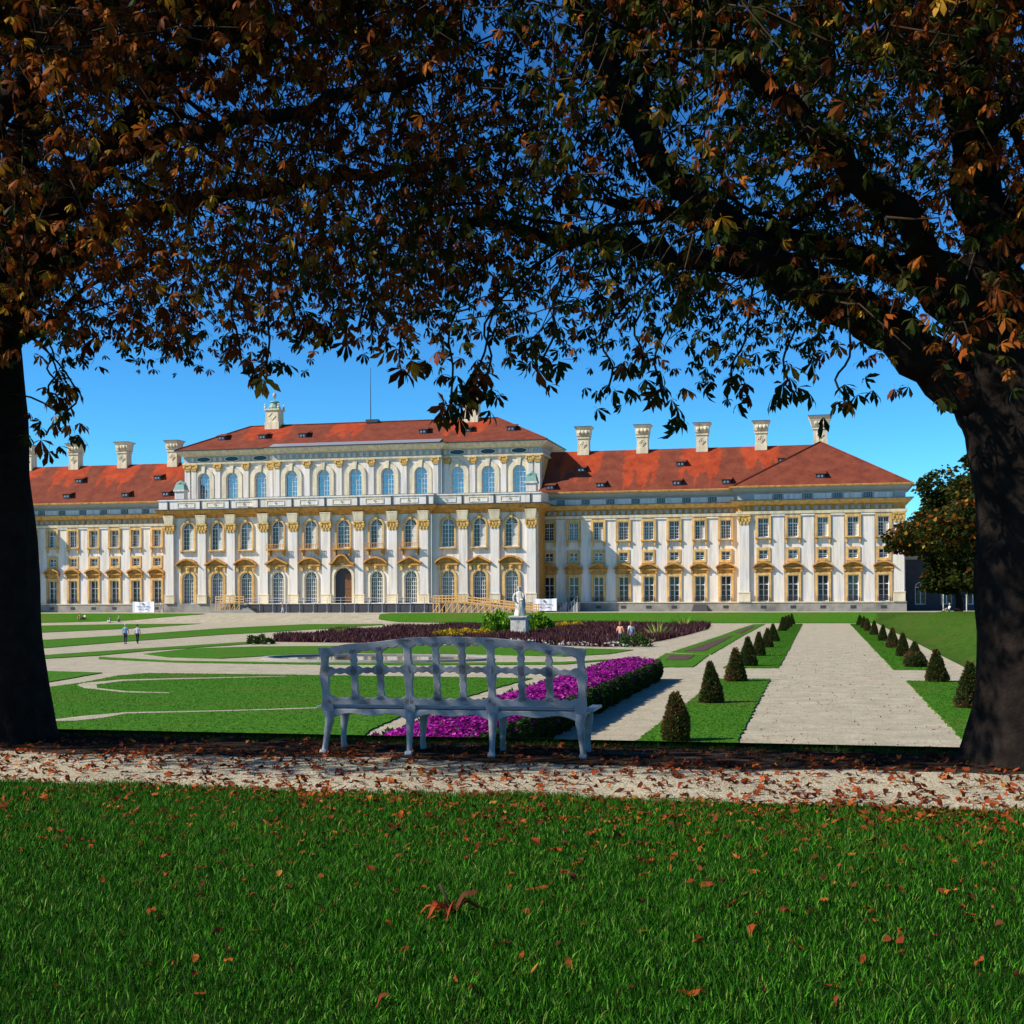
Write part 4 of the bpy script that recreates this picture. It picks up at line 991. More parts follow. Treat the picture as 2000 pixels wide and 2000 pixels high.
for i, (x, y, t) in enumerate(left):
    p = G(x, y); d = (CAMZ) / ray(x, y)[1]; h = (y - t) * d / 2600
    lab = ['brownish shaggy yew cone nearest the bench, left of the gravel avenue'][0] if i == 0 else f'{ORD[i]} yew cone from the front in the row left of the gravel avenue'
    yew(x, y, h, YEW_TUFT if i == 0 else YEW[i % 3], lab, 'yew cones left of the avenue', 1.0 if i else .92)
right_ = [(1893, 1384, 1293), (1831, 1333, 1268), (1787.8, 1303.6, 1253), (1764, 1282.7, 1236), (1742.5, 1266, 1226), (1724, 1252.4, 1220), (1707, 1240.6, 1212), (1695, 1232.8, 1207), (1687.5, 1227, 1204), (1679.6, 1222, 1201)]
for i, (x, y, t) in enumerate(right_):
    d = CAMZ / ray(x, y)[1]; h = (y - t) * d / 2600
    lab = {0: 'dark yew cone half hidden beside the right trunk', 2: 'rounded bushy yew with a pointed top right of the avenue'}.get(i, f'{ORD[i]} yew cone from the front in the row right of the gravel avenue')
    yew(x, y, h, YEW_ROUND if i == 2 else YEW[(i + 1) % 3], lab, 'yew cones right of the avenue')
# ---- flowering hedge
hx0, hx1, hy0, hy1, hh = -10.1, -7.75, 24.0, 66.0, .95
fh = empty('flower_hedge', ((hx0 + hx1) / 2, 45, 0), 'long clipped bed of magenta flowers running away right of the bench', 'flower hedge')
rng = np.random.default_rng(5)
def hedge_side(n, rng):
    s = rng.random(n); pos = np.zeros((n, 3)); nor = np.zeros((n, 3))
    y = rng.uniform(hy0, hy1, n); z = rng.uniform(0, hh, n) ** .9
    bulge = .16 * np.sin(np.clip(z / hh, 0, 1) * np.pi) + .06 * np.sin(y * 1.9) + .05 * np.sin(y * 5.3)
    r = s < .6; l = (s >= .6) & (s < .85); e = s >= .85
    pos[r] = np.stack([hx1 + bulge[r], y[r], z[r]], 1); nor[r] = (1, 0, .4)
    pos[l] = np.stack([hx0 - bulge[l], y[l], z[l]], 1); nor[l] = (-1, 0, .4)
    k = e.sum(); xx = rng.uniform(hx0, hx1, k); far = rng.random(k) < .5
    pos[e] = np.stack([xx, np.where(far, hy1, hy0) + np.where(far, bulge[e], -bulge[e]), z[e]], 1); nor[e] = np.stack([np.zeros(k), np.where(far, 1, -1), np.full(k, .4)], 1)
    return pos, nor
n = 26000; pos, nor = hedge_side(n, rng); d = nor + rng.normal(0, .5, (n, 3)); d /= np.linalg.norm(d, axis=1)[:, None]
V, T = leaf_quads(1, rng, .13, .035); P, TT = scatter(V, T, pos, frames(d, rng), rng.uniform(.6, 1.3, n))
cols = np.repeat(palette(rng, n, [(.020, .050, .012), (.035, .075, .015), (.03, .03, .018)], [3, 2, 1]), 4, axis=0)
core = MB().box(hx0 + .02, hx1 - .02, hy0 + .05, hy1 - .05, 0, hh - .06); cv = np.array(core.v); cT = np.array([(a, b_, c) for q in core.f for a, b_, c in ((q[0], q[1], q[2]), (q[0], q[2], q[3]))])
TT = np.vstack([TT, cT + len(P)]); P = np.vstack([P, cv]); cols = np.vstack([cols, np.tile([(.02, .03, .012)], (8, 1))])
o = link('foliage', np_mesh('foliage', P - np.array(ORG[fh]), TT, M_plant, cols), fh); tag(o, kind='stuff')
n = 46000; x = rng.uniform(hx0 - .12, hx1 + .16, n); y = rng.uniform(hy0, hy1 + .1, n)
z = hh - .04 + .12 * np.sin(x * 4 + y * 2.2) * np.sin(y * 3.1) + rng.uniform(-.05, .16, n) - .25 * (np.abs((x - (hx0 + hx1) / 2) / 1.25) ** 4)
fl = np.array([(0, 0, 0), (1, .35, .3), (.2, 1, .35), (-.8, .6, .3), (-.75, -.65, .35), (.3, -1, .3)], float) * .042; flT = np.array([(0, 1, 2), (0, 2, 3), (0, 3, 4), (0, 4, 5), (0, 5, 1)])
P, TT = scatter(fl, flT, np.stack([x, y, z], 1), rotmats(n, rng, .6), rng.uniform(.7, 1.5, n))
cols = np.repeat(palette(rng, n, [(.42, .015, .30), (.30, .012, .26), (.55, .06, .42), (.20, .01, .14), (.03, .07, .012)], [4, 3, 1.5, 1.5, .9], .3), 6, axis=0)
o = link('blossoms', np_mesh('blossoms', P - np.array(ORG[fh]), TT, M_plant, cols), fh); tag(o, kind='stuff')
# ---- dark parterre planting, with yellow edging, green shrubs and spiky plants
bed_px = [(537, 1254), (620, 1255), (700, 1256), (860, 1256), (1000, 1255), (1090, 1261), (1180, 1264), (1235, 1261), (1290, 1252), (1340, 1241), (1383, 1229), (1388, 1222), (1200, 1219), (1000, 1219.5), (800, 1226), (650, 1236), (537, 1247)]
bed_w = [G(*p)[:2] for p in bed_px]
lawn_poly(bed_px, 'flower_bed_soil', M_soil, h=.03, label='dark soil under the purple planting before the palace')
def inside(px, py, poly):
    r = np.zeros(len(px), bool); n = len(poly)
    for i in range(n):
        (x1, y1), (x2, y2) = poly[i], poly[(i + 1) % n]
        c = ((y1 > py) != (y2 > py)) & (px < (x2 - x1) * (py - y1) / (y2 - y1 + 1e-12) + x1); r ^= c
    return r
rng = np.random.default_rng(8)
bw = np.array(bed_w); lo, hi = bw.min(0), bw.max(0)
q = rng.uniform(lo, hi, (52000, 2)); q = q[inside(q[:, 0], q[:, 1], bed_w)]
n = len(q)
blade = np.array([(-.5, 0, 0), (.5, 0, 0), (.32, .1, .6), (0, .25, 1.0)], float) * (.16, .25, .62); bT = np.array([(0, 1, 2), (0, 2, 3)])
hgt = .75 + .35 * np.sin(q[:, 0] * .5) * np.sin(q[:, 1] * .33 + 1) + rng.uniform(-.2, .3, n)
P, TT = scatter(blade, bT, np.column_stack([q, np.full(n, .02)]), rotmats(n, rng, .28), np.column_stack([rng.uniform(.8, 1.6, (n, 2)), hgt]))
cc = palette(rng, n, [(.060, .018, .020), (.085, .028, .030), (.11, .055, .06), (.045, .035, .018), (.16, .12, .12)], [4, 3, 1.5, 1, .5], .3)
o = link('purple_planting', np_mesh('purple_planting', P, TT, M_plant, np.repeat(cc, 4, axis=0)))
tag(o, 'mass of dark purple foliage plants in the parterre bed behind the bench', 'flower bed', kind='stuff')
def mound(name, px, py, w, h, pal_, lab, cat, n=900, leaf=(.22, .07), up=.5, spread=1.0):
    p = G(px, py); rng = np.random.default_rng(int(px * 7 + py)); d = dirs(n, rng); d[:, 2] = np.abs(d[:, 2])
    rad = rng.uniform(.55, 1.0, n) ** .6
    pos = d * rad[:, None] * (w / 2, w / 2 * spread, h) * (1 + .18 * np.sin(d[:, :1] * 7 + d[:, 1:2] * 5))
    dd = d + rng.normal(0, .5, (n, 3)) + (0, 0, up); dd /= np.linalg.norm(dd, axis=1)[:, None]
    V, T = leaf_quads(1, rng, *leaf); P, TT = scatter(V, T, pos, frames(dd, rng), rng.uniform(.6, 1.4, n))
    t = empty(name, p, lab, cat)
    o = link('foliage', np_mesh('foliage', P, TT, M_plant, np.repeat(palette(rng, n, pal_, [1] * len(pal_), .3), 4, axis=0)), t); tag(o, kind='stuff')
    b = MB()
    for k in range(5):
        a = k * 1.256 + px; b.tube([(p[0], p[1], -.03), (p[0] + .25 * w * math.cos(a), p[1] + .25 * w * math.sin(a), h * .7)], [.05, .015], 5)
    b.build('stem', M_twig, t)
    return t
GRN = [(.18, .36, .02), (.10, .26, .015), (.05, .14, .012), (.30, .46, .05)]
mound('green_shrub', 971, 1240, 3.3, 2.2, GRN, 'bright green leafy shrub left of the statue', 'shrub', 2600, (.36, .13))
mound('green_shrub', 1053, 1236, 2.7, 2.0, GRN, 'bright green leafy shrub right of the statue', 'shrub', 2200, (.36, .13))
YEL = [(.60, .36, .012), (.70, .48, .02), (.30, .20, .02), (.10, .14, .012)]
for x, y, w, lab in ((872, 1246, 3.2, 'left end patch of yellow flowers above the bench top'), (905, 1243, 3.6, 'tall yellow flower patch above the bench top'), (940, 1244, 3.2, 'yellow flower patch beside the left green shrub'), (1098, 1228, 4.0, 'far yellow flower patch right of the statue'), (1125, 1228, 3.2, 'small far yellow flower patch before the right lawn bank')):
    mound('yellow_flowers', x, y, w, .75, YEL, lab, 'flowers', 1300, (.16, .06), spread=.8)
mound('low_bush', 506, 1258, 2.4, .7, [(.03, .06, .012), (.05, .08, .015)], 'low dark green bush left of the purple bed', 'bush', 900, (.2, .06))
mound('low_bush', 1238, 1263, 2.6, 1.0, [(.03, .07, .012), (.06, .10, .02)], 'green bush beside the two standing women', 'bush', 900, (.2, .06))
def yucca(px, py, h, lab):
    p = G(px, py); rng = np.random.default_rng(int(px)); n = 46
    d = dirs(n, rng); d[:, 2] = np.abs(d[:, 2]) + .45; d /= np.linalg.norm(d, axis=1)[:, None]
    V = np.array([(0, -.5, 0), (0, .5, 0), (.5, .6, .02), (.5, -.6, .02), (1, 0, -.08)], float) * (h, .10, h); T = np.array([(0, 1, 2), (0, 2, 3), (3, 2, 4)])
    P, TT = scatter(V, T, np.zeros((n, 3)), frames(d, rng), rng.uniform(.7, 1.1, n))
    t = empty('spiky_plant', p, lab, 'plant')
    link('leaves', np_mesh('leaves', P, TT, M_plant, np.repeat(palette(rng, n, [(.30, .30, .05), (.42, .40, .12), (.12, .18, .03)], [1, 1, 1]), 5, axis=0)), t)
yucca(1285, 1247, 2.0, 'large pale yellow spiky plant in the purple bed'); yucca(1333, 1228, 1.9, 'far pale spiky plant at the edge of the purple bed'); yucca(665, 1240, 1.1, 'small yellow spiky plant left in the purple bed')
# white bedding blossoms along the front edge of the purple bed
n = 260; t_ = rng.uniform(0, 1, n); ex = 860 + 420 * t_; ey = np.interp(ex, [860, 1000, 1090, 1180, 1235, 1290], [1257, 1256.5, 1262, 1265, 1262.5, 1253]) + rng.normal(0, .8, n)
pp = np.array([G(a, b_) for a, b_ in zip(ex, ey)]); pp[:, 2] = rng.uniform(.1, .4, n)
P, TT = scatter(fl * 1.8, flT, pp, rotmats(n, rng, .7), rng.uniform(.7, 1.6, n))
o = link('white_blossoms', np_mesh('white_blossoms', P, TT, M_plant, np.repeat(palette(rng, n, [(.7, .7, .66), (.5, .52, .45)], [2, 1]), 6, axis=0)))
tag(o, 'scattered small white blossoms along the front of the purple bed', 'flowers', kind='stuff')
# ---- statue on its plinth
sp_ = G(1015, 1240.5); sd = CAMZ / ray(1015, 1240.5)[1]; sk = sd / 2600     # metres per picture unit there
sta = empty('statue', sp_, 'weathered stone statue of a draped figure on a square plinth before the palace', 'statue')
ph = 38 * sk; pw = 15 * sk
x0, y0, z0 = sp_
MB().box(x0 - pw * 1.15, x0 + pw * 1.15, y0 - pw * 1.15, y0 + pw * 1.15, -.05, .28).box(x0 - pw, x0 + pw, y0 - pw, y0 + pw, .28, ph * .85).box(x0 - pw * 1.12, x0 + pw * 1.12, y0 - pw * 1.12, y0 + pw * 1.12, ph * .85, ph * .92).box(x0 - pw * 1.22, x0 + pw * 1.22, y0 - pw * 1.22, y0 + pw * 1.22, ph * .92, ph).build('plinth', M_statue, sta)
SH = 58 * sk
b = MB(); n = 28
prof = [(0, .17, .15), (.04, .185, .16), (.18, .165, .14), (.32, .16, .13), (.45, .155, .125), (.56, .15, .115), (.64, .14, .105), (.72, .150, .105), (.78, .135, .095), (.815, .07, .06), (.835, .042, .045), (.86, .05, .055), (.89, .058, .062), (.925, .052, .058), (.95, .03, .035)]
for j, (h, a, c) in enumerate(prof):
    lean = .05 * math.sin(h * 3.1) - .03 * h
    for k in range(n):
        w = 2 * math.pi * k / n
        fold = 1 + (.10 * math.sin(w * 7 + h * 5) + .06 * math.sin(w * 11 - h * 9)) * (1 if h < .62 else .35 if h < .8 else 0)
        b.v.append((x0 + SH * (lean + a * fold * math.cos(w)), y0 + SH * c * fold * math.sin(w), ph + h * SH))
for j in range(len(prof) - 1):
    for k in range(n): b.f.append((j * n + k, j * n + (k + 1) % n, (j + 1) * n + (k + 1) % n, (j + 1) * n + k))
b.f.append(tuple(range((len(prof) - 1) * n, len(prof) * n)))
P_ = lambda lx, ly, lz: (x0 + SH * lx, y0 + SH * ly, ph + SH * lz)
b.tube([P_(.11, -.03, .75), P_(.17, -.06, .62), P_(.13, -.13, .53), P_(.04, -.15, .55)], [.045 * SH, .042 * SH, .034 * SH, .026 * SH], 8)
b.tube([P_(-.13, -.03, .76), P_(-.19, -.05, .63), P_(-.17, -.12, .52), P_(-.1, -.15, .47)], [.045 * SH, .042 * SH, .034 * SH, .026 * SH], 8)
b.build('figure', M_statue, sta, smooth=True)
b = MB().lathe(x0 - .02 * SH, y0, [(.06 * SH, ph + .93 * SH), (.062 * SH, ph + .96 * SH), (.03 * SH, ph + .985 * SH)], 10)
for k in range(5): w = k * 1.256; b.tube([(x0 - .02 * SH + .05 * SH * math.cos(w), y0 + .05 * SH * math.sin(w), ph + .95 * SH), (x0 - .02 * SH + .085 * SH * math.cos(w), y0 + .085 * SH * math.sin(w), ph + 1.0 * SH)], [.014 * SH, .004 * SH], 5)
b.build('crown', M_statue, sta)

# ---- people
SKIN = mat('skin', (.55, .33, .22), .6, .05)
HAIRS = {'grey': mat('grey_hair', (.45, .43, .40), .7, .1), 'dark': mat('dark_hair', (.03, .02, .015), .6, .2), 'red': mat('auburn_hair', (.28, .08, .03), .6, .2), 'fair': mat('fair_hair', (.45, .33, .16), .6, .2)}
def cloth(name, c): return mat(name, c, .85, .12, 6)
CL = {'blue': cloth('blue_shirt', (.16, .38, .55)), 'lilac': cloth('lilac_shirt', (.55, .52, .68)), 'navy': cloth('dark_trousers', (.035, .04, .055)), 'black': cloth('black_trousers', (.02, .02, .024)),
      'white': cloth('white_cloth', (.75, .74, .72)), 'peach': cloth('peach_top', (.70, .33, .22)), 'violet': cloth('violet_skirt', (.14, .08, .30)), 'pink': cloth('pink_top', (.55, .25, .35)), 'red': cloth('red_top', (.45, .04, .03)), 'khaki': cloth('khaki_trousers', (.3, .28, .2)), 'shoe': cloth('shoe_leather', (.05, .04, .035))}
def skin_mesh(name, nodes, edges, material, sub=2):
    me = bpy.data.meshes.new(name); me.from_pydata([n_[:3] for n_ in nodes], edges, [])
    o = bpy.data.objects.new(name, me); COL.objects.link(o)
    md = o.modifiers.new('s', 'SKIN'); md.use_smooth_shade = True
    sv = me.skin_vertices[0].data
    for i, n_ in enumerate(nodes): r = n_[3]; sv[i].radius = r if hasattr(r, '__len__') else (r, r)
    sv[0].use_root = True
    o.modifiers.new('d', 'SUBSURF').levels = sub
    dg = bpy.context.evaluated_depsgraph_get(); m2 = bpy.data.meshes.new_from_object(o.evaluated_get(dg))
    bpy.data.objects.remove(o); bpy.data.meshes.remove(me); m2.name = name
    m2.materials.clear(); m2.materials.append(material); return m2
def person(loc, rz, H, top, legs, hair, lab, pose='walk', longhair=False, skirt=None, short=True, grp=None):
    t = empty('person', loc, lab, 'person', grp, rz=rz)
    s = H / 1.75
    if pose == 'sit':
        hip = .14; hp = [(.09, 0, hip), (-.09, 0, hip)]
        knee = [(.13, -.34, .42), (-.15, -.36, .40)]; foot = [(.14, -.62, .06), (-.16, -.66, .06)]; lean = .12
        hands = [(.20, -.30, .42), (-.24, .12, .06)]; elbow = [(.27, -.06, .42), (-.27, .12, .34)]
    else:
        hip = .92; st_ = .16 if pose == 'walk' else .03; lean = 0
        hp = [(.09, 0, hip), (-.09, 0, hip)]
        knee = [(.10, -st_ * .7, .50), (-.10, st_ * .3, .50)]; foot = [(.10, -st_, .09), (-.11, st_ * 1.3, .10)]
        sw = .16 if pose == 'walk' else .02
        elbow = [(.26, .08, 1.10), (-.26, -.04, 1.10)]; hands = [(.27, sw, .86), (-.27, -sw - .05, .88)]
        if pose == 'stand2': hands = [(.12, -.25, 1.15), (-.22, -.12, .95)]
    up = hip - .92
    N = [(0, 0, hip, (.13, .10)), (0, lean * .3, hip + .18, (.125, .09)), (0, lean * .7, hip + .38, (.15, .10)), (0, lean, hip + .50, (.10, .075)), (0, lean, hip + .58, .052), (0, lean - .01, hip + .66, .062), (0, lean - .02, hip + .75, .085), (0, lean - .02, hip + .83, .06)]
    E = [(0, 1), (1, 2), (2, 3), (3, 4), (4, 5), (5, 6), (6, 7)]
    for k in (0, 1):
        sg = 1 if k == 0 else -1; b_ = len(N)
        N += [(sg * .17, lean, hip + .47, .058), (elbow[k][0], elbow[k][1] + lean * .5, elbow[k][2] + (up if pose != 'sit' else 0), .042), (hands[k][0], hands[k][1], hands[k][2] + (up if pose != 'sit' else 0), .030), (hands[k][0], hands[k][1] - .04, hands[k][2] + (up if pose != 'sit' else 0) - .08, .022)]
        E += [(3, b_), (b_, b_ + 1), (b_ + 1, b_ + 2), (b_ + 2, b_ + 3)]
        b_ = len(N)
        N += [(hp[k][0], hp[k][1], hp[k][2] - .04, .088), (*knee[k], .058), (*foot[k], .042), (foot[k][0], foot[k][1] - .16, .035, .034)]
        E += [(0, b_), (b_, b_ + 1), (b_ + 1, b_ + 2), (b_ + 2, b_ + 3)]
    sc = lambda L: [(a * s, b_ * s, c * s, (r[0] * s, r[1] * s) if hasattr(r, '__len__') else r * s) for a, b_, c, r in L]
    link('body', skin_mesh('body', sc(N), E, SKIN), t)
    # shirt: torso and upper sleeves, a little fuller than the body
    g_ = 1.17
    T_ = [(0, 0, hip - .05, (.150, .118)), (0, lean * .3, hip + .18, (.148, .11)), (0, lean * .7, hip + .38, (.172, .118)), (0, lean, hip + .50, (.118, .09))]; TE = [(0, 1), (1, 2), (2, 3)]
    for k, b_ in ((0, 8), (1, 16)):
        i = len(T_); A, B = N[b_], N[b_ + 1]; f = .85 if short else 1.0
        T_ += [(A[0], A[1], A[2], .072), (A[0] + (B[0] - A[0]) * f, A[1] + (B[1] - A[1]) * f, A[2] + (B[2] - A[2]) * f, .060)]; TE += [(3, i), (i, i + 1)]
    link('shirt', skin_mesh('shirt', sc(T_), TE, CL[top]), t)
    if skirt:
        b = MB().lathe(0, 0, [(.15 * s, (hip + .05) * s), (.2 * s, (hip - .2) * s), (.25 * s, (hip - .45) * s), (.24 * s, (hip - .46) * s), (.1 * s, hip * s)], 14)
        link('skirt', b.mesh('skirt', CL[skirt], smooth=True), t)
    else:
        L2 = [(0, 0, hip, (.142, .115))]; LE = []
        for k, b_ in ((0, 12), (1, 20)):
            i = len(L2); L2 += [(N[b_][0], N[b_][1], N[b_][2], .105), (*knee[k], .078), (foot[k][0], foot[k][1], foot[k][2] + .01, .062)]; LE += [(0, i), (i, i + 1), (i + 1, i + 2)]
        link('trousers', skin_mesh('trousers', sc(L2), LE, CL[legs]), t)
    for k in (0, 1):
        link('shoe', MB().lathe(0, 0, [(.05 * s, 0), (.055 * s, .03 * s), (.04 * s, .07 * s)], 10).mesh('shoe', CL['shoe']), t, (foot[k][0] * s, (foot[k][1] - .08) * s, max(0, foot[k][2] - .09) * s), (0, 0, 0), (1, 2.4, 1.0))
    hz = (hip + .77) * s; hy = (lean) * s
    pts = [(.100, -.03), (.108, .03), (.095, .09), (.05, .115)]
    b = MB().lathe(0, 0, [(r * s, z * s) for r, z in pts], 12)
    if longhair: b.tube([(0, .055 * s, .02 * s), (0, .085 * s, -.12 * s), (0, .09 * s, -.30 * s)], [.085 * s, .085 * s, .045 * s], 8)
    h = link('hair', b.mesh('hair', HAIRS[hair], smooth=True), t, (0, hy + .012 * s, hz)); h.rotation_euler = (-.25, 0, 0)
    link('nose', MB().lathe(0, 0, [(.004 * s, .03 * s), (.014 * s, 0), (.004 * s, -.012 * s)], 6).mesh('nose', SKIN), t, (0, hy - .115 * s, (hip + .735) * s))
    return t
def at(px, py, z=0.0): return G(px, py, z)
person(at(245, 1257.5), math.radians(195), 1.78, 'blue', 'navy', 'grey', 'person in a light blue shirt walking away on the left path', 'walk')
person(at(268.5, 1257), math.radians(185), 1.70, 'lilac', 'black', 'dark', 'person in a lilac white shirt walking beside the blue shirted one', 'walk')
person(at(1212, 1262.5), math.radians(160), 2.0, 'peach', 'navy', 'red', 'auburn haired person in a peach top standing by the purple bed', 'stand2', longhair=True)
person(at(1233, 1258), math.radians(200), 1.9, 'white', 'navy', 'red', 'person in white top and violet skirt beside the peach topped one', 'stand', longhair=True, skirt='violet')
wx, wy = WX(552, 212), 212; person((wx, wy, GZ(wx, wy)), math.radians(90), 1.72, 'pink', 'white', 'dark', 'person in a pink top walking past the dark palace terrace wall', 'walk')
def on_bank(px, Y): x = WX(px, Y); return (x, Y, GZ(x, Y) + .05)
person(on_bank(155, 202), math.radians(20), 1.75, 'red', 'khaki', 'dark', 'person in red sitting on the far left lawn', 'sit')
person(on_bank(164.5, 202), math.radians(-20), 1.72, 'white', 'black', 'fair', 'fair haired person sitting beside the one in red', 'sit')
person(on_bank(214, 198.5), math.radians(10), 1.75, 'navy', 'white', 'dark', 'person in dark top and white trousers sitting on the far lawn', 'sit')
person(on_bank(232, 199.5), math.radians(30), 1.7, 'khaki', 'navy', 'grey', 'grey haired person sitting rightmost on the far left lawn', 'sit')

# ================================================================== BENCH
def at_depth(px, py, d):
    r, b_ = ray(px, py); p = FWD * d + RGT * (r * d); return Vector((p.x, p.y, CAMZ - b_ * d))
bp_ = at_depth(883, 1477, 13.0)
bench = empty('garden_bench', (bp_.x, bp_.y, BZ), 'blue grey painted garden bench seen from behind on the leaf strewn walk', 'bench')
bench.rotation_euler = (0, 0, math.radians(1.5))
LEAN = .16
def by(z): return -max(0, z - .42) * LEAN
def plate(outl, th=.045):
    """outline in (x, z) of the leaning back, as a plate with thickness"""
    b = MB(); n = len(outl)
    b.v = [(x, by(z), z) for x, z in outl] + [(x, by(z) + th, z) for x, z in outl]
    b.f = [tuple(range(n)), tuple(range(2 * n - 1, n - 1, -1))] + [(i, i + n, (i + 1) % n + n, (i + 1) % n) for i in range(n)]
    return b
def bpart(b, name, m=M_bench, smooth=False):
    o = link(name, b.mesh(name, m, smooth=smooth), bench)
    md = o.modifiers.new('edge', 'BEVEL'); md.width = .006; md.segments = 2; md.limit_method = 'ANGLE'
    return o
ztop = lambda x: float(np.interp(x, [-1.33, -1.29, -1.2, -1.05, -.74, -.42, -.04, .38, .77, 1.07, 1.22, 1.29, 1.33], [.97, 1.035, 1.075, 1.10, 1.125, 1.165, 1.178, 1.168, 1.136, 1.088, 1.075, 1.04, .97]))
posts = [-1.27, -.425, .405, 1.27]
stiles = []
for a, c in zip(posts[:-1], posts[1:]): stiles += [a + (c - a) * .345, a + (c - a) * .66]
cells = sorted(posts + stiles)
def corner(t): return math.exp(-t / .09) + math.exp(-(1 - t) / .09)
def rail_edge(x0, x1, base, sgn, amp=.030, n=14):
    pts = []
    for k in range(n + 1):
        t = k / n; w = amp * corner(t) * .75 + .006 * math.cos(2 * math.pi * t) - .008 * math.cos(6 * math.pi * t) + .006
        pts.append((x0 + (x1 - x0) * t, base(x0 + (x1 - x0) * t) + sgn * w))
    return pts
def rail(zlo, zhi, name, wl=True, wh=True):
    """one rail across a third of the back, scalloped along each opening"""
    for a, c in zip(posts[:-1], posts[1:]):
        cs = [q for q in cells if a <= q <= c]; lo, hi = [], []
        for p, q in zip(cs[:-1], cs[1:]):
            lo += rail_edge(p, q, zlo, -1) if wl else [(p, zlo(p)), (q, zlo(q))]
            hi += rail_edge(p, q, zhi, 1) if wh else [(p + (q - p) * k / 4, zhi(p + (q - p) * k / 4)) for k in range(5)]
        bpart(plate(lo + hi[::-1], .040), name)
rail(lambda x: .50, lambda x: .565, 'bottom_rail', wl=False)
rail(lambda x: .800 + .03 * math.cos(x * 1.2), lambda x: .852 + .03 * math.cos(x * 1.2), 'middle_rail')
# top rail runs through in one arched piece
lo, hi = [], []
for p, q in zip(cells[:-1], cells[1:]): lo += rail_edge(p, q, lambda x: ztop(max(-1.2, min(1.2, x))) - .078, -1)
for k in range(61): x = -1.30 + 2.60 * k / 60; hi.append((x, ztop(x)))
bpart(plate([(-1.30, .95)] + lo[1:-1] + [(1.30, .95)] + hi[::-1], .048), 'top_rail')
for x in stiles:
    top = ztop(x) - .05; pts_l, pts_r = [], []
    for k in range(31):
        z = .54 + (top - .54) * k / 30; mid = .825 + .03 * math.cos(x * 1.2)
        t = (z - .56) / (mid - .56) if z < mid else (z - mid) / (top - mid); t = max(0, min(1, t))
        w = .033 + .010 * corner(t) - .006 * math.cos(6 * math.pi * t) * math.sin(math.pi * t)
        pts_l.append((x - w, z)); pts_r.append((x + w, z))
    bpart(plate(pts_r + pts_l[::-1], .036), 'stile')
for i, x in enumerate(posts):
    top = ztop(max(-1.2, min(1.2, x))) - .012; pl, pr = [], []
    for k in range(37):
        z = .40 + (top - .40) * k / 36; t = (z - .5) / (top - .5)
        w = .042 + .008 * math.cos(4 * math.pi * t) + (.012 if z < .5 else 0) + (.02 * max(0, t - .8) / .2 if i in (0, 3) else 0)
        bow = (.035 * math.sin(math.pi * max(0, min(1, (z - .45) / .6)))) * (-1 if i == 0 else 1 if i == 3 else 0)
        pl.append((x - w + bow * .6, z)); pr.append((x + w + bow * .6, z))
    bpart(plate(pr + pl[::-1], .055), 'post')
    # back leg: S-curved, with a scrolled foot
    lean_x = -.03 if i == 0 else .03 if i == 3 else 0
    bpart(MB().tube([(x, .02, .43), (x - lean_x * .4, .015, .34), (x + lean_x * .2, -.005, .22), (x + lean_x * .6, -.02, .12), (x + lean_x * .9, -.025, .05), (x + lean_x, -.05, .02)], [.050, .044, .034, .028, .030, .026], 10), 'back_leg', smooth=True)
    bpart(MB().tube([(x + lean_x - .035, -.055, .028), (x + lean_x + .035, -.055, .028)], .028, 10), 'scroll_foot', smooth=True)
    bpart(MB().tube([(x, .50, .42), (x, .52, .34), (x, .49, .22), (x, .475, .10), (x, .50, .02)], [.052, .048, .034, .028, .034], 10), 'front_leg', smooth=True)
for a, c in zip(posts[:-1], posts[1:]):
    # curved apron under the seat, back and front
    for y, z0 in ((0.005, .40), (.50, .385)):
        lo = []
        for k in range(25):
            t = k / 24; lo.append((a + (c - a) * t, z0 - .055 * corner(t) - .012 * math.cos(4 * math.pi * t)))
        outl = lo + [(c, z0 + .055), (a, z0 + .055)]; n = len(outl); b = MB()
        b.v = [(x, y, z) for x, z in outl] + [(x, y + .035, z) for x, z in outl]
        b.f = [tuple(range(n)), tuple(range(2 * n - 1, n - 1, -1))] + [(i, i + n, (i + 1) % n + n, (i + 1) % n) for i in range(n)]
        bpart(b, 'apron')
    for k in range(4):
        y = .03 + k * .135; bpart(MB().box(a + .02, c - .02, y, y + .118, .462 - .004 * k, .488 - .004 * k), 'seat_slat', M_seat)
for x in posts: bpart(MB().box(x - .03, x + .03, .045, .50, .405, .455), 'seat_bearer')
bpart(MB().box(posts[-1] + .03, posts[-1] + .13, .02, .56, .455, .48), 'seat_end', M_seat)
bpart(MB().box(posts[0] - .13, posts[0] - .03, .02, .56, .455, .48), 'seat_end', M_seat)

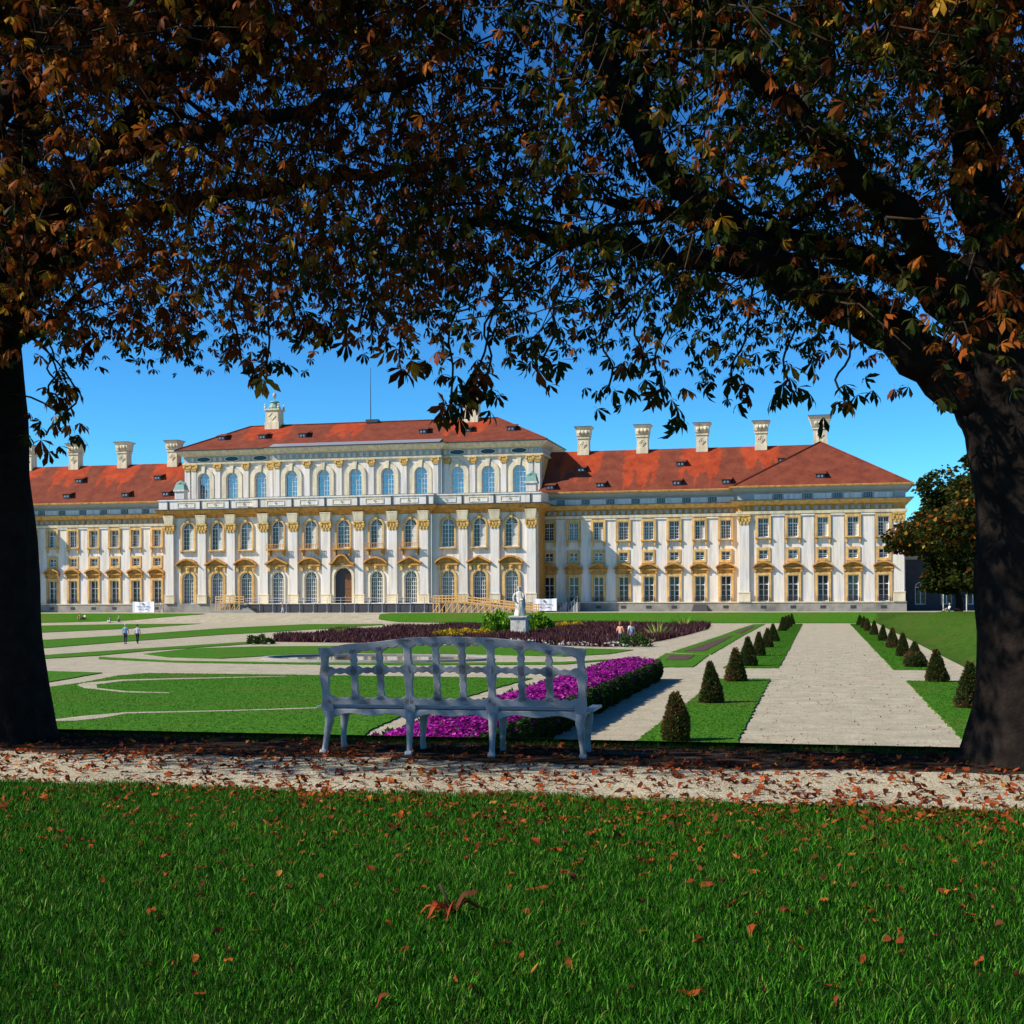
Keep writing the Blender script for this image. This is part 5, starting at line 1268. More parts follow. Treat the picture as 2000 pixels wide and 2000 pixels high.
# ================================================================== CHESTNUT TREES
def leaflet():
    V = np.array([(.0, 0, 0), (.35, .10, -.02), (.35, -.10, -.02), (.70, .19, -.10), (.70, -.19, -.10), (1.0, 0, -.30)], float)
    T = np.array([(0, 2, 1), (1, 2, 4), (1, 4, 3), (3, 4, 5)]); return V, T
def palm_leaf(seed, n=6, curl=0.0):
    """palmate chestnut leaf, stalk end at the origin, leaflets fanned and drooping; about 1 unit across"""
    rng = np.random.default_rng(seed); V0, T0 = leaflet(); VV, TT = [], []
    for k in range(n):
        a = (k - (n - 1) / 2) * math.radians(rng.uniform(38, 48)) + rng.normal(0, .08); L = .62 * (1 - .35 * abs(k - (n - 1) / 2) / (n / 2)) * rng.uniform(.85, 1.1)
        dr = rng.uniform(.15, .9) + curl; V = V0 * (L, L * rng.uniform(.7, 1.0), L * (1 + curl * 2))
        c, s = math.cos(-dr), math.sin(-dr); V = np.stack([V[:, 0] * c - V[:, 2] * s, V[:, 1], V[:, 0] * s + V[:, 2] * c], 1)
        c, s = math.cos(a), math.sin(a); V = np.stack([V[:, 0] * c - V[:, 1] * s, V[:, 0] * s + V[:, 1] * c, V[:, 2]], 1)
        TT.append(T0 + len(V0) * k); VV.append(V + (.28, 0, 0))
    m = n * len(V0); VV.append(np.array([(0, .008, 0), (0, -.008, 0), (.29, 0, .0)])); TT.append(np.array([(m, m + 1, m + 2)]))
    return np.vstack(VV), np.vstack(TT)
PALMS = [palm_leaf(100 + i, 5 + i % 3) for i in range(6)]
PAL = [(.016, .026, .004), (.028, .036, .006), (.060, .058, .009), (.21, .052, .009), (.30, .092, .013), (.38, .20, .02), (.085, .023, .007)]
def leaf_cols(rng, pos, warm):
    """warm in 0..1: share of browned leaves"""
    n = len(pos); w = np.clip(warm, 0, 1); r = rng.random(n); out = np.zeros((n, 3))
    br = r < w; k = br.sum()
    out[br] = palette(rng, k, [PAL[3], PAL[4], PAL[5], PAL[6]], [4, 2.5, 1.2, 3], .3); out[~br] = palette(rng, n - k, [PAL[0], PAL[1], PAL[2]], [3, 3, 1.2], .3)
    return out
def trunk_mesh(prof, lean, seed, n=36):
    """(height, radius) pairs; ridged bark, root flare"""
    b = MB(); rng = random.Random(seed); ph_ = [rng.uniform(0, 6.28) for _ in range(6)]
    hs_ = np.linspace(prof[0][0], prof[-1][0], 46)
    for h in hs_:
        r = float(np.interp(h, [p[0] for p in prof], [p[1] for p in prof])); lx, ly = lean(h)
        for k in range(n):
            w = 2 * math.pi * k / n
            q = 1 + .05 * math.sin(w * 3 + ph_[0] + h * .5) + .04 * math.sin(w * 5 + ph_[1] - h * .8) + .025 * math.sin(w * 13 + ph_[2] + 1.5 * math.sin(h * 2.3)) + .02 * math.sin(w * 17 + h * 3.1 + ph_[3]) + .03 * math.sin(h * 4.1 + w * 2 + ph_[4])
            q += .12 * max(0, 1 - h / .6) * max(0, math.sin(w * 5 + ph_[5]))
            b.v.append((lx + r * q * math.cos(w), ly + r * q * math.sin(w), h))
    for j in range(len(hs_) - 1):
        for k in range(n): b.f.append((j * n + k, j * n + (k + 1) % n, (j + 1) * n + (k + 1) % n, (j + 1) * n + k))
    return b
def smooth_path(P, n=8):
    P = [Vector(p) for p in P]; out = []
    for i in range(len(P) - 1):
        p0, p1, p2, p3 = P[max(i - 1, 0)], P[i], P[i + 1], P[min(i + 2, len(P) - 1)]
        for k in range(n):
            t = k / n; out.append(.5 * ((2 * p1) + (p2 - p0) * t + (2 * p0 - 5 * p1 + 4 * p2 - p3) * t * t + (3 * p1 - p0 - 3 * p2 + p3) * t ** 3))
    return out + [P[-1]]
def chestnut(base, lab, grp, trunk, lean, limbs, seed, warm, zlow, n_cl, extra=(), n_parts=140, rad=(6.2, 4.3), cut=None, over=(5.4, 6.7, 6.0, 4.0)):
    """trunk, limbs, twigs and a crown of palmate leaves; extra = (point, droop) hand-placed sprays in tree coordinates"""
    rng = np.random.default_rng(seed); t = empty('chestnut_tree', base, lab, 'tree', grp)
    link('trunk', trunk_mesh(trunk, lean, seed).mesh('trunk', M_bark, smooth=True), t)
    skel = []
    for P, r0, r1 in limbs:
        S = smooth_path(P); m = len(S); S = [p + Vector(rng.normal(0, .035, 3)) for p in S]
        R = [r0 + (r1 - r0) * (k / (m - 1)) ** .8 for k in range(m)]
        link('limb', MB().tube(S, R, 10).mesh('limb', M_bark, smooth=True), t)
        skel += [(p, r) for p, r in zip(S[3:], R[3:])]
        sub = MB()
        for q in range(max(2, int(m / 4))):
            i = int(rng.integers(3, m)); i = i if S[i].z > 4.0 else m - 1 - i // 2; d = Vector(rng.normal(size=3)); d.z = abs(d.z) * .5 + .12; d.normalize(); Ls = rng.uniform(1.0, 2.4); pts = [S[i]]
            for k in range(4): d = (d + Vector(rng.normal(0, .25, 3))).normalized(); pts.append(pts[-1] + d * Ls / 4)
            pts = smooth_path(pts, 3); rr = max(.02, R[i] * .35); sub.tube(pts, [rr + (.012 - rr) * k / (len(pts) - 1) for k in range(len(pts))], 6)
            skel += [(p, .02) for p in pts[2:]]
        tag(link('branches', sub.mesh('branches', M_bark, smooth=True), t), kind='stuff')
    SK = np.array([p for p, r in skel])
    # twig-end clusters through the crown's volume
    C = []
    while len(C) < n_cl:
        p = rng.uniform((-rad[0], -6.8, 2.6), (rad[0], 6.8, 13.5), (6000, 3))
        ry = np.interp(p[:, 2], [3, 4.2, 6, 8, 11, 13.5], [rad[1] - .3, rad[1], *over])
        e = (p[:, 0] / rad[0]) ** 2 + (p[:, 1] / ry) ** 2 + (np.where(p[:, 2] > 8, (p[:, 2] - 8) / 5.8, 0)) ** 2
        zl = zlow(p[:, 0], p[:, 1]) + .35 * noise3(p * (1, 1, 0), 1.7, seed) + .22 * noise3(p * (1, 1, 0), 4.1, seed + 1)
        ok = (e < 1) & (p[:, 2] > zl) & (noise3(p, 1.15, seed * .7) + .5 * noise3(p, 2.9, seed) > -.42)
        ok &= rng.random(len(p)) < np.where(p[:, 2] > 9.2, .5, 1.0)
        if cut is not None: ok &= cut(p)
        C += list(p[ok])
    C = np.array(C[:n_cl])
    tw = MB()
    for c in C:
        if c[2] > 9: continue
        d2 = ((SK - c) ** 2).sum(1); j = int(np.argmin(d2)); s = Vector(SK[j]); e = Vector(c)
        if (e - s).length > .9: s = e + ((s - e).normalized() + Vector(rng.normal(0, .3, 3))) * rng.uniform(.35, .8)
        mid = s.lerp(e, .5) + Vector((rng.normal(0, .12), rng.normal(0, .12), .12)); tw.tube([s, s.lerp(mid, .5) + Vector(rng.normal(0, .05, 3)), mid, e], [.010, .009, .007, .005], 4, cap=False)
    LP, LD = [], []
    for c in C:
        k = rng.integers(7, 13); LP.append(c + np.clip(rng.normal(0, .20, (k, 3)), -.34, .34)); d = rng.normal(size=(k, 3)); d[:, 2] = d[:, 2] * .45 - .35; LD.append(d)
    n_own = sum(len(a) for a in LP)
    for pt, drp, k in extra:
        pt = Vector(pt); top = pt + Vector((rng.normal(0, .08), .05, drp)); m = top.lerp(pt, .5) + Vector((rng.normal(0, .06), 0, 0))
        j = int(np.argmin(((SK - np.array(top)) ** 2).sum(1))); s = Vector(SK[j])
        tw.tube(smooth_path([s, s.lerp(top, .6) + Vector((0, 0, .1)), top, m, pt], 3), .011, 5, cap=False)
        k += 4; LP.append(np.array(pt) + np.clip(rng.normal(0, .11, (k, 3)), -.17, .17) + np.array((0, 0, .06))); d = rng.normal(size=(k, 3)); d[:, 2] = d[:, 2] * .4 - .35; LD.append(d)
    tag(link('twigs', tw.mesh('twigs', M_twig, smooth=True), t), kind='stuff')
    P = np.vstack(LP); D = np.vstack(LD); D /= np.linalg.norm(D, axis=1)[:, None]; n = len(P)
    yv = np.cross(np.array([0, 0, 1.0]) + rng.normal(0, .35, (n, 3)), D); yv /= np.linalg.norm(yv, axis=1)[:, None]; R = np.stack([D, yv, np.cross(D, yv)], 2)
    sc = rng.uniform(.13, .25, n) * np.where(P[:, 2] > 9, 2.8, 1.0); sc[n_own:] *= 1.45; cols = leaf_cols(rng, P, warm(P)); kind = rng.integers(0, 6, n)
    # the lowest leaves nearest the bench side are parts of their own
    score = P[:, 2] - .18 * P[:, 1] + rng.uniform(0, .25, n); own = np.zeros(n, bool)
    if n_parts: own[np.argsort(score)[:n_parts]] = True
    VV, TT, CC, base_i = [], [], [], 0
    for k in range(6):
        s = (kind == k) & ~own; V, T = PALMS[k]; v, f = scatter(V, T, P[s], R[s], sc[s]); VV.append(v); TT.append(f + base_i); base_i += len(v); CC.append(np.repeat(cols[s], len(V), axis=0))
    cr = link('crown', np_mesh('crown', np.vstack(VV), np.vstack(TT), M_leaf, np.vstack(CC)), t); tag(cr, kind='stuff')
    for i in np.nonzero(own)[0]:
        ci = int(np.argmin([np.abs(np.array(c) - cols[i]).sum() for c in PAL])); key = (int(kind[i]), ci)
        if key not in LEAFM:
            V, T = PALMS[key[0]]; LEAFM[key] = np_mesh('leaf', V, T, M_leaf, np.tile([PAL[ci]], (len(V), 1)))
        o = link('leaf', LEAFM[key], t); M = Matrix(R[i].tolist()).to_4x4(); o.rotation_euler = M.to_euler(); o.location = Vector(P[i]); o.scale = (sc[i],) * 3
    return t
LEAFM = {}
TY = 13.1
XR, XL = 1.90, -8.85
def loc(px, py, d, bx): p = at_depth(px, py, d); return (p.x - bx, p.y - TY, p.z - BZ)
# right tree
lean_r = lambda h: (-.02 * h - .05 * max(0, h - 2.4) ** 1.4, .0)
limbs_r = [([(-.02, 0, 1.7), (-.10, 0, 2.6), (-.42, -.08, 3.3), (-1.1, -.2, 3.9), (-2.0, -.3, 4.5), (-3.0, -.4, 5.3), (-3.7, -.5, 6.3), (-4.3, -.6, 7.6)], .36, .09),
           ([(-.15, 0, 3.3), (-.25, .1, 4.6), (-.5, .2, 6.2), (-.4, .1, 8.3), (-.6, .2, 10.5)], .38, .08),
           ([(-.1, 0, 3.2), (.9, .3, 4.3), (2.2, .6, 5.4), (3.8, .8, 6.6)], .28, .07),
           ([(-.15, 0, 3.6), (-1.0, -.9, 4.6), (-2.0, -2.0, 5.4), (-3.0, -3.0, 6.2)], .20, .05),
           ([(-.2, .1, 3.8), (-1.2, 1.0, 4.9), (-2.8, 2.0, 5.7), (-4.4, 2.8, 6.3)], .22, .05),
           ([(-.3, .1, 4.6), (.6, -.9, 5.6), (1.2, -2.2, 6.6), (1.5, -3.2, 7.6)], .20, .05),
           ([(-2.0, -.3, 4.5), (-3.0, -.2, 4.8), (-4.2, -.1, 5.1), (-5.4, 0, 5.4)], .15, .04)]
zr = lambda x, y: 4.0 + .19 * y + .06 * np.clip(-3 - x, 0, 4) + .25 * np.clip((x + 1.5) / 2, 0, 1.4) - .15 * np.exp(-((x + 3.2) / 1.1) ** 2)
chestnut((XR, TY, BZ), 'large dark chestnut tree whose trunk and heavy limb frame the right side', 'chestnut trees along the walk',
         [(0, .58), (.15, .54), (.5, .49), (1.2, .455), (2.2, .45), (2.9, .48), (3.5, .50), (4.2, .40)], lean_r, limbs_r, 21,
         lambda P: .50 + .25 * np.sin(P[:, 0] * .9 + 1) + .15 * np.sin(P[:, 2] * 1.7 + P[:, 1]), zr, 2900,
         extra=[(loc(910, 770, 12.0, XR), .75, 9), (loc(880, 790, 12.1, XR), .7, 6), (loc(940, 760, 12.0, XR), .6, 6), (loc(1300, 795, 12.0, XR), .5, 6), (loc(1185, 768, 12.3, XR), .5, 4), (loc(1660, 785, 11.6, XR), .4, 5), (loc(1060, 700, 12.2, XR), .5, 6), (loc(1430, 752, 12.0, XR), .4, 7), (loc(1540, 745, 12.0, XR), .4, 7), (loc(1250, 740, 12.0, XR), .5, 8), (loc(780, 690, 12.6, XR), .5, 7)])
# left tree
lean_l = lambda h: (.0 - .035 * h, 0)
limbs_l = [([(-.15, 0, 4.3), (.3, -.2, 5.5), (1.6, -.4, 6.2), (3.4, -.6, 6.4), (5.2, -.7, 6.6)], .16, .05),
           ([(-.12, 0, 3.4), (-.3, .2, 5), (.2, .3, 7.2), (.3, .1, 9.5)], .36, .08),
           ([(-.12, 0, 3.3), (-1.4, .2, 4.6), (-3.0, .4, 5.8), (-4.4, .5, 6.8)], .28, .06),
           ([(-.15, 0, 4.3), (.5, -1.2, 5.3), (1.6, -2.4, 5.8), (2.6, -3.3, 6.1)], .17, .05),
           ([(-.15, 0, 4.5), (.8, 1.2, 6.0), (2.4, 2.2, 6.6), (4.4, 3.0, 7.0)], .17, .05),
           ([(.1, 0, 4.6), (1.4, -.6, 5.9), (2.8, -1.0, 7.0), (4.2, -1.2, 7.9)], .22, .05)]
zl_ = lambda x, y: 4.60 + .21 * y + .12 * np.sin(x * 1.1 + .5) - .12 * np.exp(-((x - 2.6) / .9) ** 2) - .38 * np.exp(-((x - .2) / 1.5) ** 2)
ltree = chestnut((XL, TY, BZ), 'chestnut tree with browned leaves whose dark trunk frames the left edge', 'chestnut trees along the walk',
         [(0, .60), (.12, .56), (.5, .52), (1.3, .48), (2.6, .43), (3.6, .39), (4.6, .34)], lean_l, limbs_l, 33,
         lambda P: .62 + .25 * np.sin(P[:, 0] * .7 - .3) + .15 * np.sin(P[:, 2] * 1.3), zl_, 2800, over=(4.5, 4.7, 4.4, 3.4),
         extra=[(loc(128, 838, 14.2, XL), .35, 6), (loc(100, 780, 14.3, XL), .3, 5), (loc(112, 745, 14.3, XL), .3, 4), (loc(90, 850, 14.2, XL), .2, 4), (loc(520, 715, 12.8, XL), .5, 7), (loc(470, 690, 12.8, XL), .5, 6), (loc(640, 655, 12.6, XL), .5, 6), (loc(250, 645, 13.2, XL), .4, 7), (loc(350, 650, 13.0, XL), .4, 7), (loc(160, 640, 13.6, XL), .4, 6), (loc(700, 640, 12.6, XL), .5, 6), (loc(580, 640, 12.7, XL), .4, 7)])
# the next trees of the row to the left stand outside the picture and shade the walk
def copy_tree(src, x, y, rz, lab):
    r = src.copy(); COL.objects.link(r); r.location = (x, y, BZ); r.rotation_euler = (0, 0, rz); r['label'] = lab
    for ch in src.children:
        if ch.name.split('.')[0] == 'leaf': continue
        c = ch.copy(); COL.objects.link(c); c.parent = r
copy_tree(ltree, XL - 10.4, TY + .3, 2.1, 'next chestnut tree of the row beyond the left edge')
copy_tree(ltree, XL - 20.5, TY - .2, 4.0, 'second chestnut tree of the row beyond the left edge')

# ---- autumn chestnut beside the palace, with the person resting at its foot
fx, fy_ = 0, 0
FD = 165.0
fp = at_depth(1872, 1196, FD); fb = (fp.x, fp.y, GZ(fp.x, fp.y))
ft = empty('autumn_tree', fb, 'round browning tree standing right of the palace on the raised lawn', 'tree')
rng = np.random.default_rng(77)
b = MB().tube(smooth_path([(0, 0, -.1), (.1, 0, 1.2), (-.1, .1, 2.6), (.1, 0, 4.5), (0, 0, 8)], 4), [.62, .55] + [.5 - .4 * k / 14 for k in range(15)], 10)
link('trunk', b.mesh('trunk', M_bark, smooth=True), ft)
b = MB()
for k in range(12):
    a = k * .9; z = 2.6 + k * .6; r_ = 3 + 1.6 * math.sin(k); b.tube(smooth_path([(0, 0, z), (r_ * .5 * math.cos(a), r_ * .5 * math.sin(a), z + 1.2), (r_ * math.cos(a), r_ * math.sin(a), z + 1.8)], 3), [.16, .15, .13, .11, .09, .07, .05], 6)
tag(link('branches', b.mesh('branches', M_bark, smooth=True), ft), kind='stuff')
hgt = (1196 - 915) * FD / 2600; wd = 142 * FD / 2600
n = 24000; d = dirs(n, rng); rad_ = rng.uniform(.35, 1, n) ** .5
zz = d[:, 2] * .5 + .5
pos = d * rad_[:, None]; pos[:, 2] = 2.2 + (hgt - 2.2) * (pos[:, 2] * .5 + .5); w_ = wd * (.80 + .2 * np.sin(pos[:, 2] * .8)) ; pos[:, 0] *= w_; pos[:, 1] *= w_ * .85
pos += .9 * np.stack([noise3(pos, .8, 1), noise3(pos, .8, 4), noise3(pos, .8, 7)], 1)
keep = noise3(pos, .9, 3) + .5 * noise3(pos, 2.0, 5) > -.30; pos = pos[keep]; n = len(pos)
dd = dirs(n, rng); dd[:, 2] = dd[:, 2] * .4 - .4; dd /= np.linalg.norm(dd, axis=1)[:, None]
V, T = leaf_quads(1, rng, .62, .2); P, TT = scatter(V, T, pos, frames(dd, rng), rng.uniform(.6, 1.3, n))
wm = .14 + .2 * noise3(pos, .5, 2); tag(link('crown', np_mesh('crown', P, TT, M_leaf, np.repeat(leaf_cols(rng, pos, wm), 4, axis=0)), ft), kind='stuff')
pp = at_depth(1853, 1198, FD - 5); person((pp.x, pp.y, GZ(pp.x, pp.y) + .05), math.radians(-60), 1.75, 'white', 'khaki', 'fair', 'person resting on the lawn at the foot of the autumn tree', 'sit')
# two young trees with stakes beyond, and the shade trees along the same side
for px, dd_, lab in ((1915, 150, 'second browning tree half hidden behind the right trunk'), (1985, 120, 'third tree of the far row behind the right trunk')):
    p = at_depth(px, 1196, dd_); r = ft.copy(); COL.objects.link(r); r.location = (p.x, p.y, GZ(p.x, p.y)); r.rotation_euler = (0, 0, px); r['label'] = lab; ft['group'] = r['group'] = 'trees on the right bank'; r.scale = (.9,) * 3
    for ch in ft.children: c = ch.copy(); COL.objects.link(c); c.parent = r
for i, (px, lab) in enumerate(((1842.5, 'thin pale post left of the autumn tree'), (1888, 'thin pale post right of the autumn tree'))):
    p = at_depth(px, 1196, 160); z = GZ(p.x, p.y)
    tag(MB().tube([(p.x, p.y, z - .1), (p.x, p.y, z + 2.0)], .07, 6).lathe(p.x, p.y, [(.1, z + 2.0), (.03, z + 2.12)], 6).build('post', M_statue, origin=(p.x, p.y, z)), lab, 'post').name = 'lawn_post'

# ================================================================== FOREGROUND GRASS AND FALLEN LEAVES
rng = np.random.default_rng(3)
def plan(n, d0, d1, extra=.7):
    """random points on the walk level in the wedge of ground the camera looks over"""
    d = np.sqrt(rng.uniform(d0 ** 2, d1 ** 2, n)); r = rng.uniform(-.42, .42, n) * d + np.sign(rng.uniform(-1, 1, n)) * rng.uniform(0, extra, n)
    return np.stack([-S_ * d + C_ * r, C_ * d + S_ * r], 1)
def blades(q, h, wdt, rng, z0):
    n = len(q); a = rng.uniform(0, 2 * np.pi, n); bend = rng.uniform(.15, .9, n) * h; ba = rng.uniform(0, 2 * np.pi, n)
    ux, uy = np.cos(a) * wdt / 2, np.sin(a) * wdt / 2; bx, by_ = np.cos(ba) * bend, np.sin(ba) * bend
    V = np.zeros((n, 5, 3))
    V[:, 0] = np.stack([q[:, 0] - ux, q[:, 1] - uy, np.full(n, z0)], 1); V[:, 1] = np.stack([q[:, 0] + ux, q[:, 1] + uy, np.full(n, z0)], 1)
    V[:, 2] = np.stack([q[:, 0] - ux * .8 + bx * .35, q[:, 1] - uy * .8 + by_ * .35, z0 + h * .6], 1); V[:, 3] = np.stack([q[:, 0] + ux * .8 + bx * .35, q[:, 1] + uy * .8 + by_ * .35, z0 + h * .6], 1)
    V[:, 4] = np.stack([q[:, 0] + bx, q[:, 1] + by_, z0 + h], 1)
    T = np.array([(0, 1, 3), (0, 3, 2), (2, 3, 4)])[None] + (np.arange(n) * 5)[:, None, None]
    return V.reshape(-1, 3), T.reshape(-1, 3)
q = plan(300000, 4.1, 11.4, 1.9); edge = 10.02 + .06 * np.sin(q[:, 0] * 2.1) + .05 * np.sin(q[:, 0] * 5.3) + rng.normal(0, .03, len(q)); q = q[q[:, 1] < edge]
n = len(q); tall = .5 + .5 * np.sin(q[:, 0] * 1.3 + 1) * np.sin(q[:, 1] * 1.7); h = rng.uniform(.022, .055, n) * (.8 + .5 * tall); h[rng.random(n) < .04] *= 1.6
V, T = blades(q, h, rng.uniform(.003, .0065, n), rng, BZ + .010)
cc = palette(rng, n, [(.020, .105, .005), (.040, .165, .007), (.10, .31, .020), (.010, .048, .004), (.20, .29, .045)], [3, 3, 1.5, 3, .7], .4)
o = link('grass', np_mesh('grass', V, T, M_blade, np.repeat(cc, 5, axis=0))); tag(o, 'dense short grass blades of the foreground lawn', 'grass', kind='stuff')
q = np.stack([rng.uniform(-9, 3, 9000), rng.uniform(LIP - .25, LIP + .3, 9000)], 1); n = len(q)
V, T = blades(q, rng.uniform(.03, .075, n), rng.uniform(.004, .008, n), rng, BZ - .02)
o = link('grass', np_mesh('grass', V, T, M_blade, np.repeat(palette(rng, n, [(.03, .09, .010), (.05, .12, .012)], [1, 1], .3), 5, axis=0))); tag(o, 'ragged grass fringe on the edge of the walk behind the bench', 'grass', kind='stuff')
# fallen leaves
def dry_leaf(seed):
    """single curled chestnut leaflet or a shrivelled palmate leaf"""
    r = np.random.default_rng(seed)
    if seed % 3 == 0:
        V, T = palm_leaf(seed, 5, .1); V = V * (.55, .55, .38); V[:, 2] += .12 + .10 * np.sin(V[:, 0] * 9 + seed); return V, T
    m = 6; pts = []; Tt = []
    for k in range(m + 1):
        t = k / m; w = .17 * math.sin(math.pi * min(1, t * .9 + .06)) ** .8; cu = r.uniform(-.3, .75)
        z = .10 * math.sin((1.2 + seed % 4) * 1.3 * t + seed) + r.uniform(-.03, .03) + .08; y0 = .09 * math.sin(3 * t + seed); w *= r.uniform(.65, 1.2)
        pts += [(t * .62 - .31, y0 - w, z + w * cu), (t * .62 - .31, y0, z), (t * .62 - .31, y0 + w, z + w * cu * .8)]
    for k in range(m):
        for s in (0, 1): i = k * 3 + s; Tt += [(i, i + 3, i + 4), (i, i + 4, i + 1)]
    return np.array(pts), np.array(Tt)
DRY = [dry_leaf(200 + i) for i in range(9)]
DCOL = [(.25, .048, .012), (.32, .080, .016), (.15, .034, .012), (.085, .025, .012), (.34, .15, .03), (.20, .038, .014)]
DRYM = {}
def dry_mesh(i, c):
    if (i, c) not in DRYM: V, T = DRY[i]; DRYM[(i, c)] = np_mesh('fallen_leaf', V, T, M_fallen, np.tile([DCOL[c]], (len(V), 1)), smooth=True)
    return DRYM[(i, c)]
spots = []
while len(spots) < 290:                     # on the grass: thick near the path, thinning towards the viewer, thicker to the right
    p = plan(1, 4.7, 10.9)[0]
    if p[1] > 10.0: continue
    f = math.exp(-(10.0 - p[1]) / 1.7); clump = .5 + .5 * math.sin(p[0] * 2.7 + 1.1) * math.sin(p[1] * 3.3)
    if random.random() < f * (.35 + .9 * clump) * (.55 + .10 * (p[0] + 6)) + .028: spots.append(p)
for p in spots:
    s = random.uniform(.07, .155); o = link('fallen_leaf', dry_mesh(random.randrange(9), random.choices(range(6), [4, 3, 3, 2, 1, 3])[0]))
    o.location = (p[0], p[1], BZ + random.uniform(.024, .045)); o.rotation_euler = (random.gauss(0, .45), random.gauss(0, .45), random.uniform(0, 6.28)); o.scale = (s, s, s)
    tag(o, 'one of the brown curled chestnut leaves lying in the foreground grass', 'leaf', 'fallen leaves in the grass')
def litter(n, fn, lab, s0, s1, zoff):
    VV, TT, CC, bi = [], [], [], 0; pts = np.array([fn() for _ in range(n)]); kk = rng.integers(0, 9, n); cc = palette(rng, n, DCOL, [4, 3, 3, 2.5, .8, 3], .35)
    for k in range(9):
        s = kk == k; m = s.sum(); V, T = DRY[k]; v, f = scatter(V, T, np.column_stack([pts[s], np.full(m, BZ + zoff)]), rotmats(m, rng, .4), rng.uniform(s0, s1, m)); VV.append(v); TT.append(f + bi); bi += len(v); CC.append(np.repeat(cc[s], len(V), axis=0))
    o = link('leaf_litter', np_mesh('leaf_litter', np.vstack(VV), np.vstack(TT), M_fallen, np.vstack(CC), smooth=True)); tag(o, lab, 'leaf litter', kind='stuff')
def on_path():
    while True:
        x, y = rng.uniform(-9.5, 3.6), rng.uniform(9.9, 13.7)
        c = .5 + .5 * math.sin(x * 1.9 + .6) * math.sin(y * 2.6 + x * .7)
        if rng.random() < .35 + .65 * c: return x, y
litter(4000, on_path, 'brown leaf litter covering the gravel walk under the bench', .08, .16, .004)
def on_grass():
    while True:
        p = plan(1, 5, 10.9)[0]
        if p[1] < 10 and rng.random() < (.02 + math.exp(-(10 - p[1]) / 1.15)) * (.55 + .08 * (p[0] + 6)): return p
litter(2300, on_grass, 'thick scatter of brown leaf litter along the lawn edge', .05, .12, .034)
# the big curled leaf standing up in the grass
bl = at_depth(885, 1800, 2600 * 1.57 / (1800 - HZ)); big = empty('dead_leaf', (bl.x, bl.y, BZ), 'large curled dead palmate leaf standing up in the near grass', 'leaf')
for k, (a, L, up, cu) in enumerate(((3.45, .17, .035, .1), (4.15, .17, .05, -.4), (4.8, .20, .055, -.5), (.35, .15, .05, -.3), (.55, .14, .07, 1.2))):
    b = MB(); m = 8
    for i in range(m + 1):
        t = i / m; w = (.020 + .006 * math.sin(t * 9 + k * 2)) * math.sin(math.pi * min(1, t * .85 + .1)) * (1.9 if k == 4 else 1); x = L * t; z = .045 + up * math.sin(math.pi * t * .9) + .008 * math.sin(t * 11 + k) + (.06 * t if k == 4 else -.02 * t)
        for s in (-1, 0, 1): b.v.append((x * math.cos(a) - s * w * math.sin(a), x * math.sin(a) + s * w * math.cos(a), z + abs(s) * w * (.9 - cu)))
    b.f = [(i * 3 + s, i * 3 + 3 + s, i * 3 + 4 + s, i * 3 + 1 + s) for i in range(m) for s in (0, 1)]
    me = b.mesh('leaflet', M_fallen, smooth=True); ca = me.color_attributes.new('Col', 'FLOAT_COLOR', 'POINT'); c = [(.34, .075, .02, 1), (.30, .06, .02, 1), (.26, .05, .018, 1), (.36, .10, .025, 1), (.09, .03, .014, 1)][k]
    ca.data.foreach_set('color', list(c) * len(me.vertices)); link('leaflet', me, big)
link('leaf_stalk', MB().tube([(0, 0, .06), (-.04, .02, .11), (-.08, .05, .17)], [.006, .007, .010], 6).mesh('leaf_stalk', M_twig, smooth=True), big)
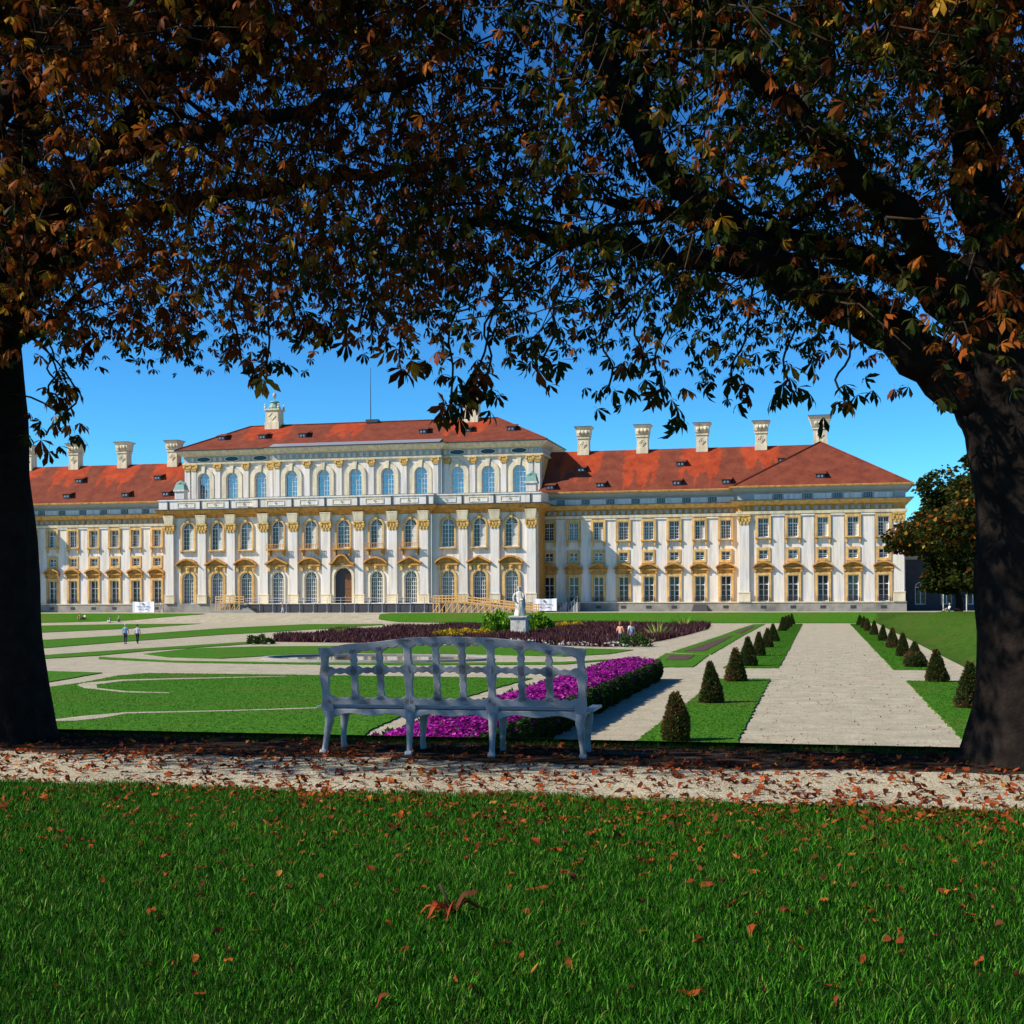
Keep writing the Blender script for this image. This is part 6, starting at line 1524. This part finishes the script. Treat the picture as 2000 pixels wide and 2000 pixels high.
# leaves blown over the avenue, and mown tufts that roughen the nearer parterre lawns
def on_avenue():
    return rng.uniform(-2.2, 4.0) , 36 + 75 * rng.random() ** 1.3
BZ_ = BZ; BZ = 0.0
litter(650, on_avenue, 'sparse dry leaves blown over the gravel avenue', .07, .18, .01)
BZ = BZ_
TP, TB_ = [], 0
for px in ([(-160, 1440), (100, 1443), (420, 1452), (690, 1470), (720, 1429), (790, 1397), (1000, 1336), (1040, 1326), (900, 1324), (625, 1320), (290, 1316), (230, 1321), (165, 1334), (100, 1343), (-160, 1352)],
           [c8(*p) for p in ((140, 750), (570, 425), (825, 425), (655, 750))], [c8(*p) for p in ((1500, 435), (1840, 437), (2300, 640), (2300, 1000), (1940, 900))], [c8(*p) for p in ((590, 370), (700, 300), (840, 190), (900, 151), (985, 150), (868, 370))], [c8(*p) for p in ((1220, 150), (1262, 150), (1420, 232), (1640, 380), (1435, 378))]):
    w = np.array([G(*p)[:2] for p in px]); lo_, hi_ = w.min(0), w.max(0); m = int(min(60000, (hi_ - lo_).prod() * 110)); q = rng.uniform(lo_, hi_, (m, 2)); q = q[inside(q[:, 0], q[:, 1], [tuple(a) for a in w])]
    for ln in GLINES: q = q[~inside(q[:, 0], q[:, 1], ln)]
    TP.append(q)
q = np.vstack(TP); n = len(q); a = rng.uniform(0, 2 * np.pi, n); hh_ = rng.uniform(.015, .045, n); ww = rng.uniform(.010, .028, n)
V = np.zeros((n, 3, 3)); V[:, 0] = np.stack([q[:, 0] - np.cos(a) * ww, q[:, 1] - np.sin(a) * ww, np.full(n, .045)], 1); V[:, 1] = np.stack([q[:, 0] + np.cos(a) * ww, q[:, 1] + np.sin(a) * ww, np.full(n, .045)], 1)
V[:, 2] = np.stack([q[:, 0] + rng.normal(0, .03, n), q[:, 1] + rng.normal(0, .03, n), .05 + hh_], 1)
o = link('grass', np_mesh('grass', V.reshape(-1, 3), np.arange(n * 3).reshape(-1, 3), M_blade, np.repeat(palette(rng, n, [(.035, .13, .006), (.05, .165, .009), (.026, .10, .005), (.08, .16, .018)], [3, 2, 1.5, .6], .2), 3, axis=0))); tag(o, 'mown grass tufts of the nearer parterre lawns', 'grass', kind='stuff')
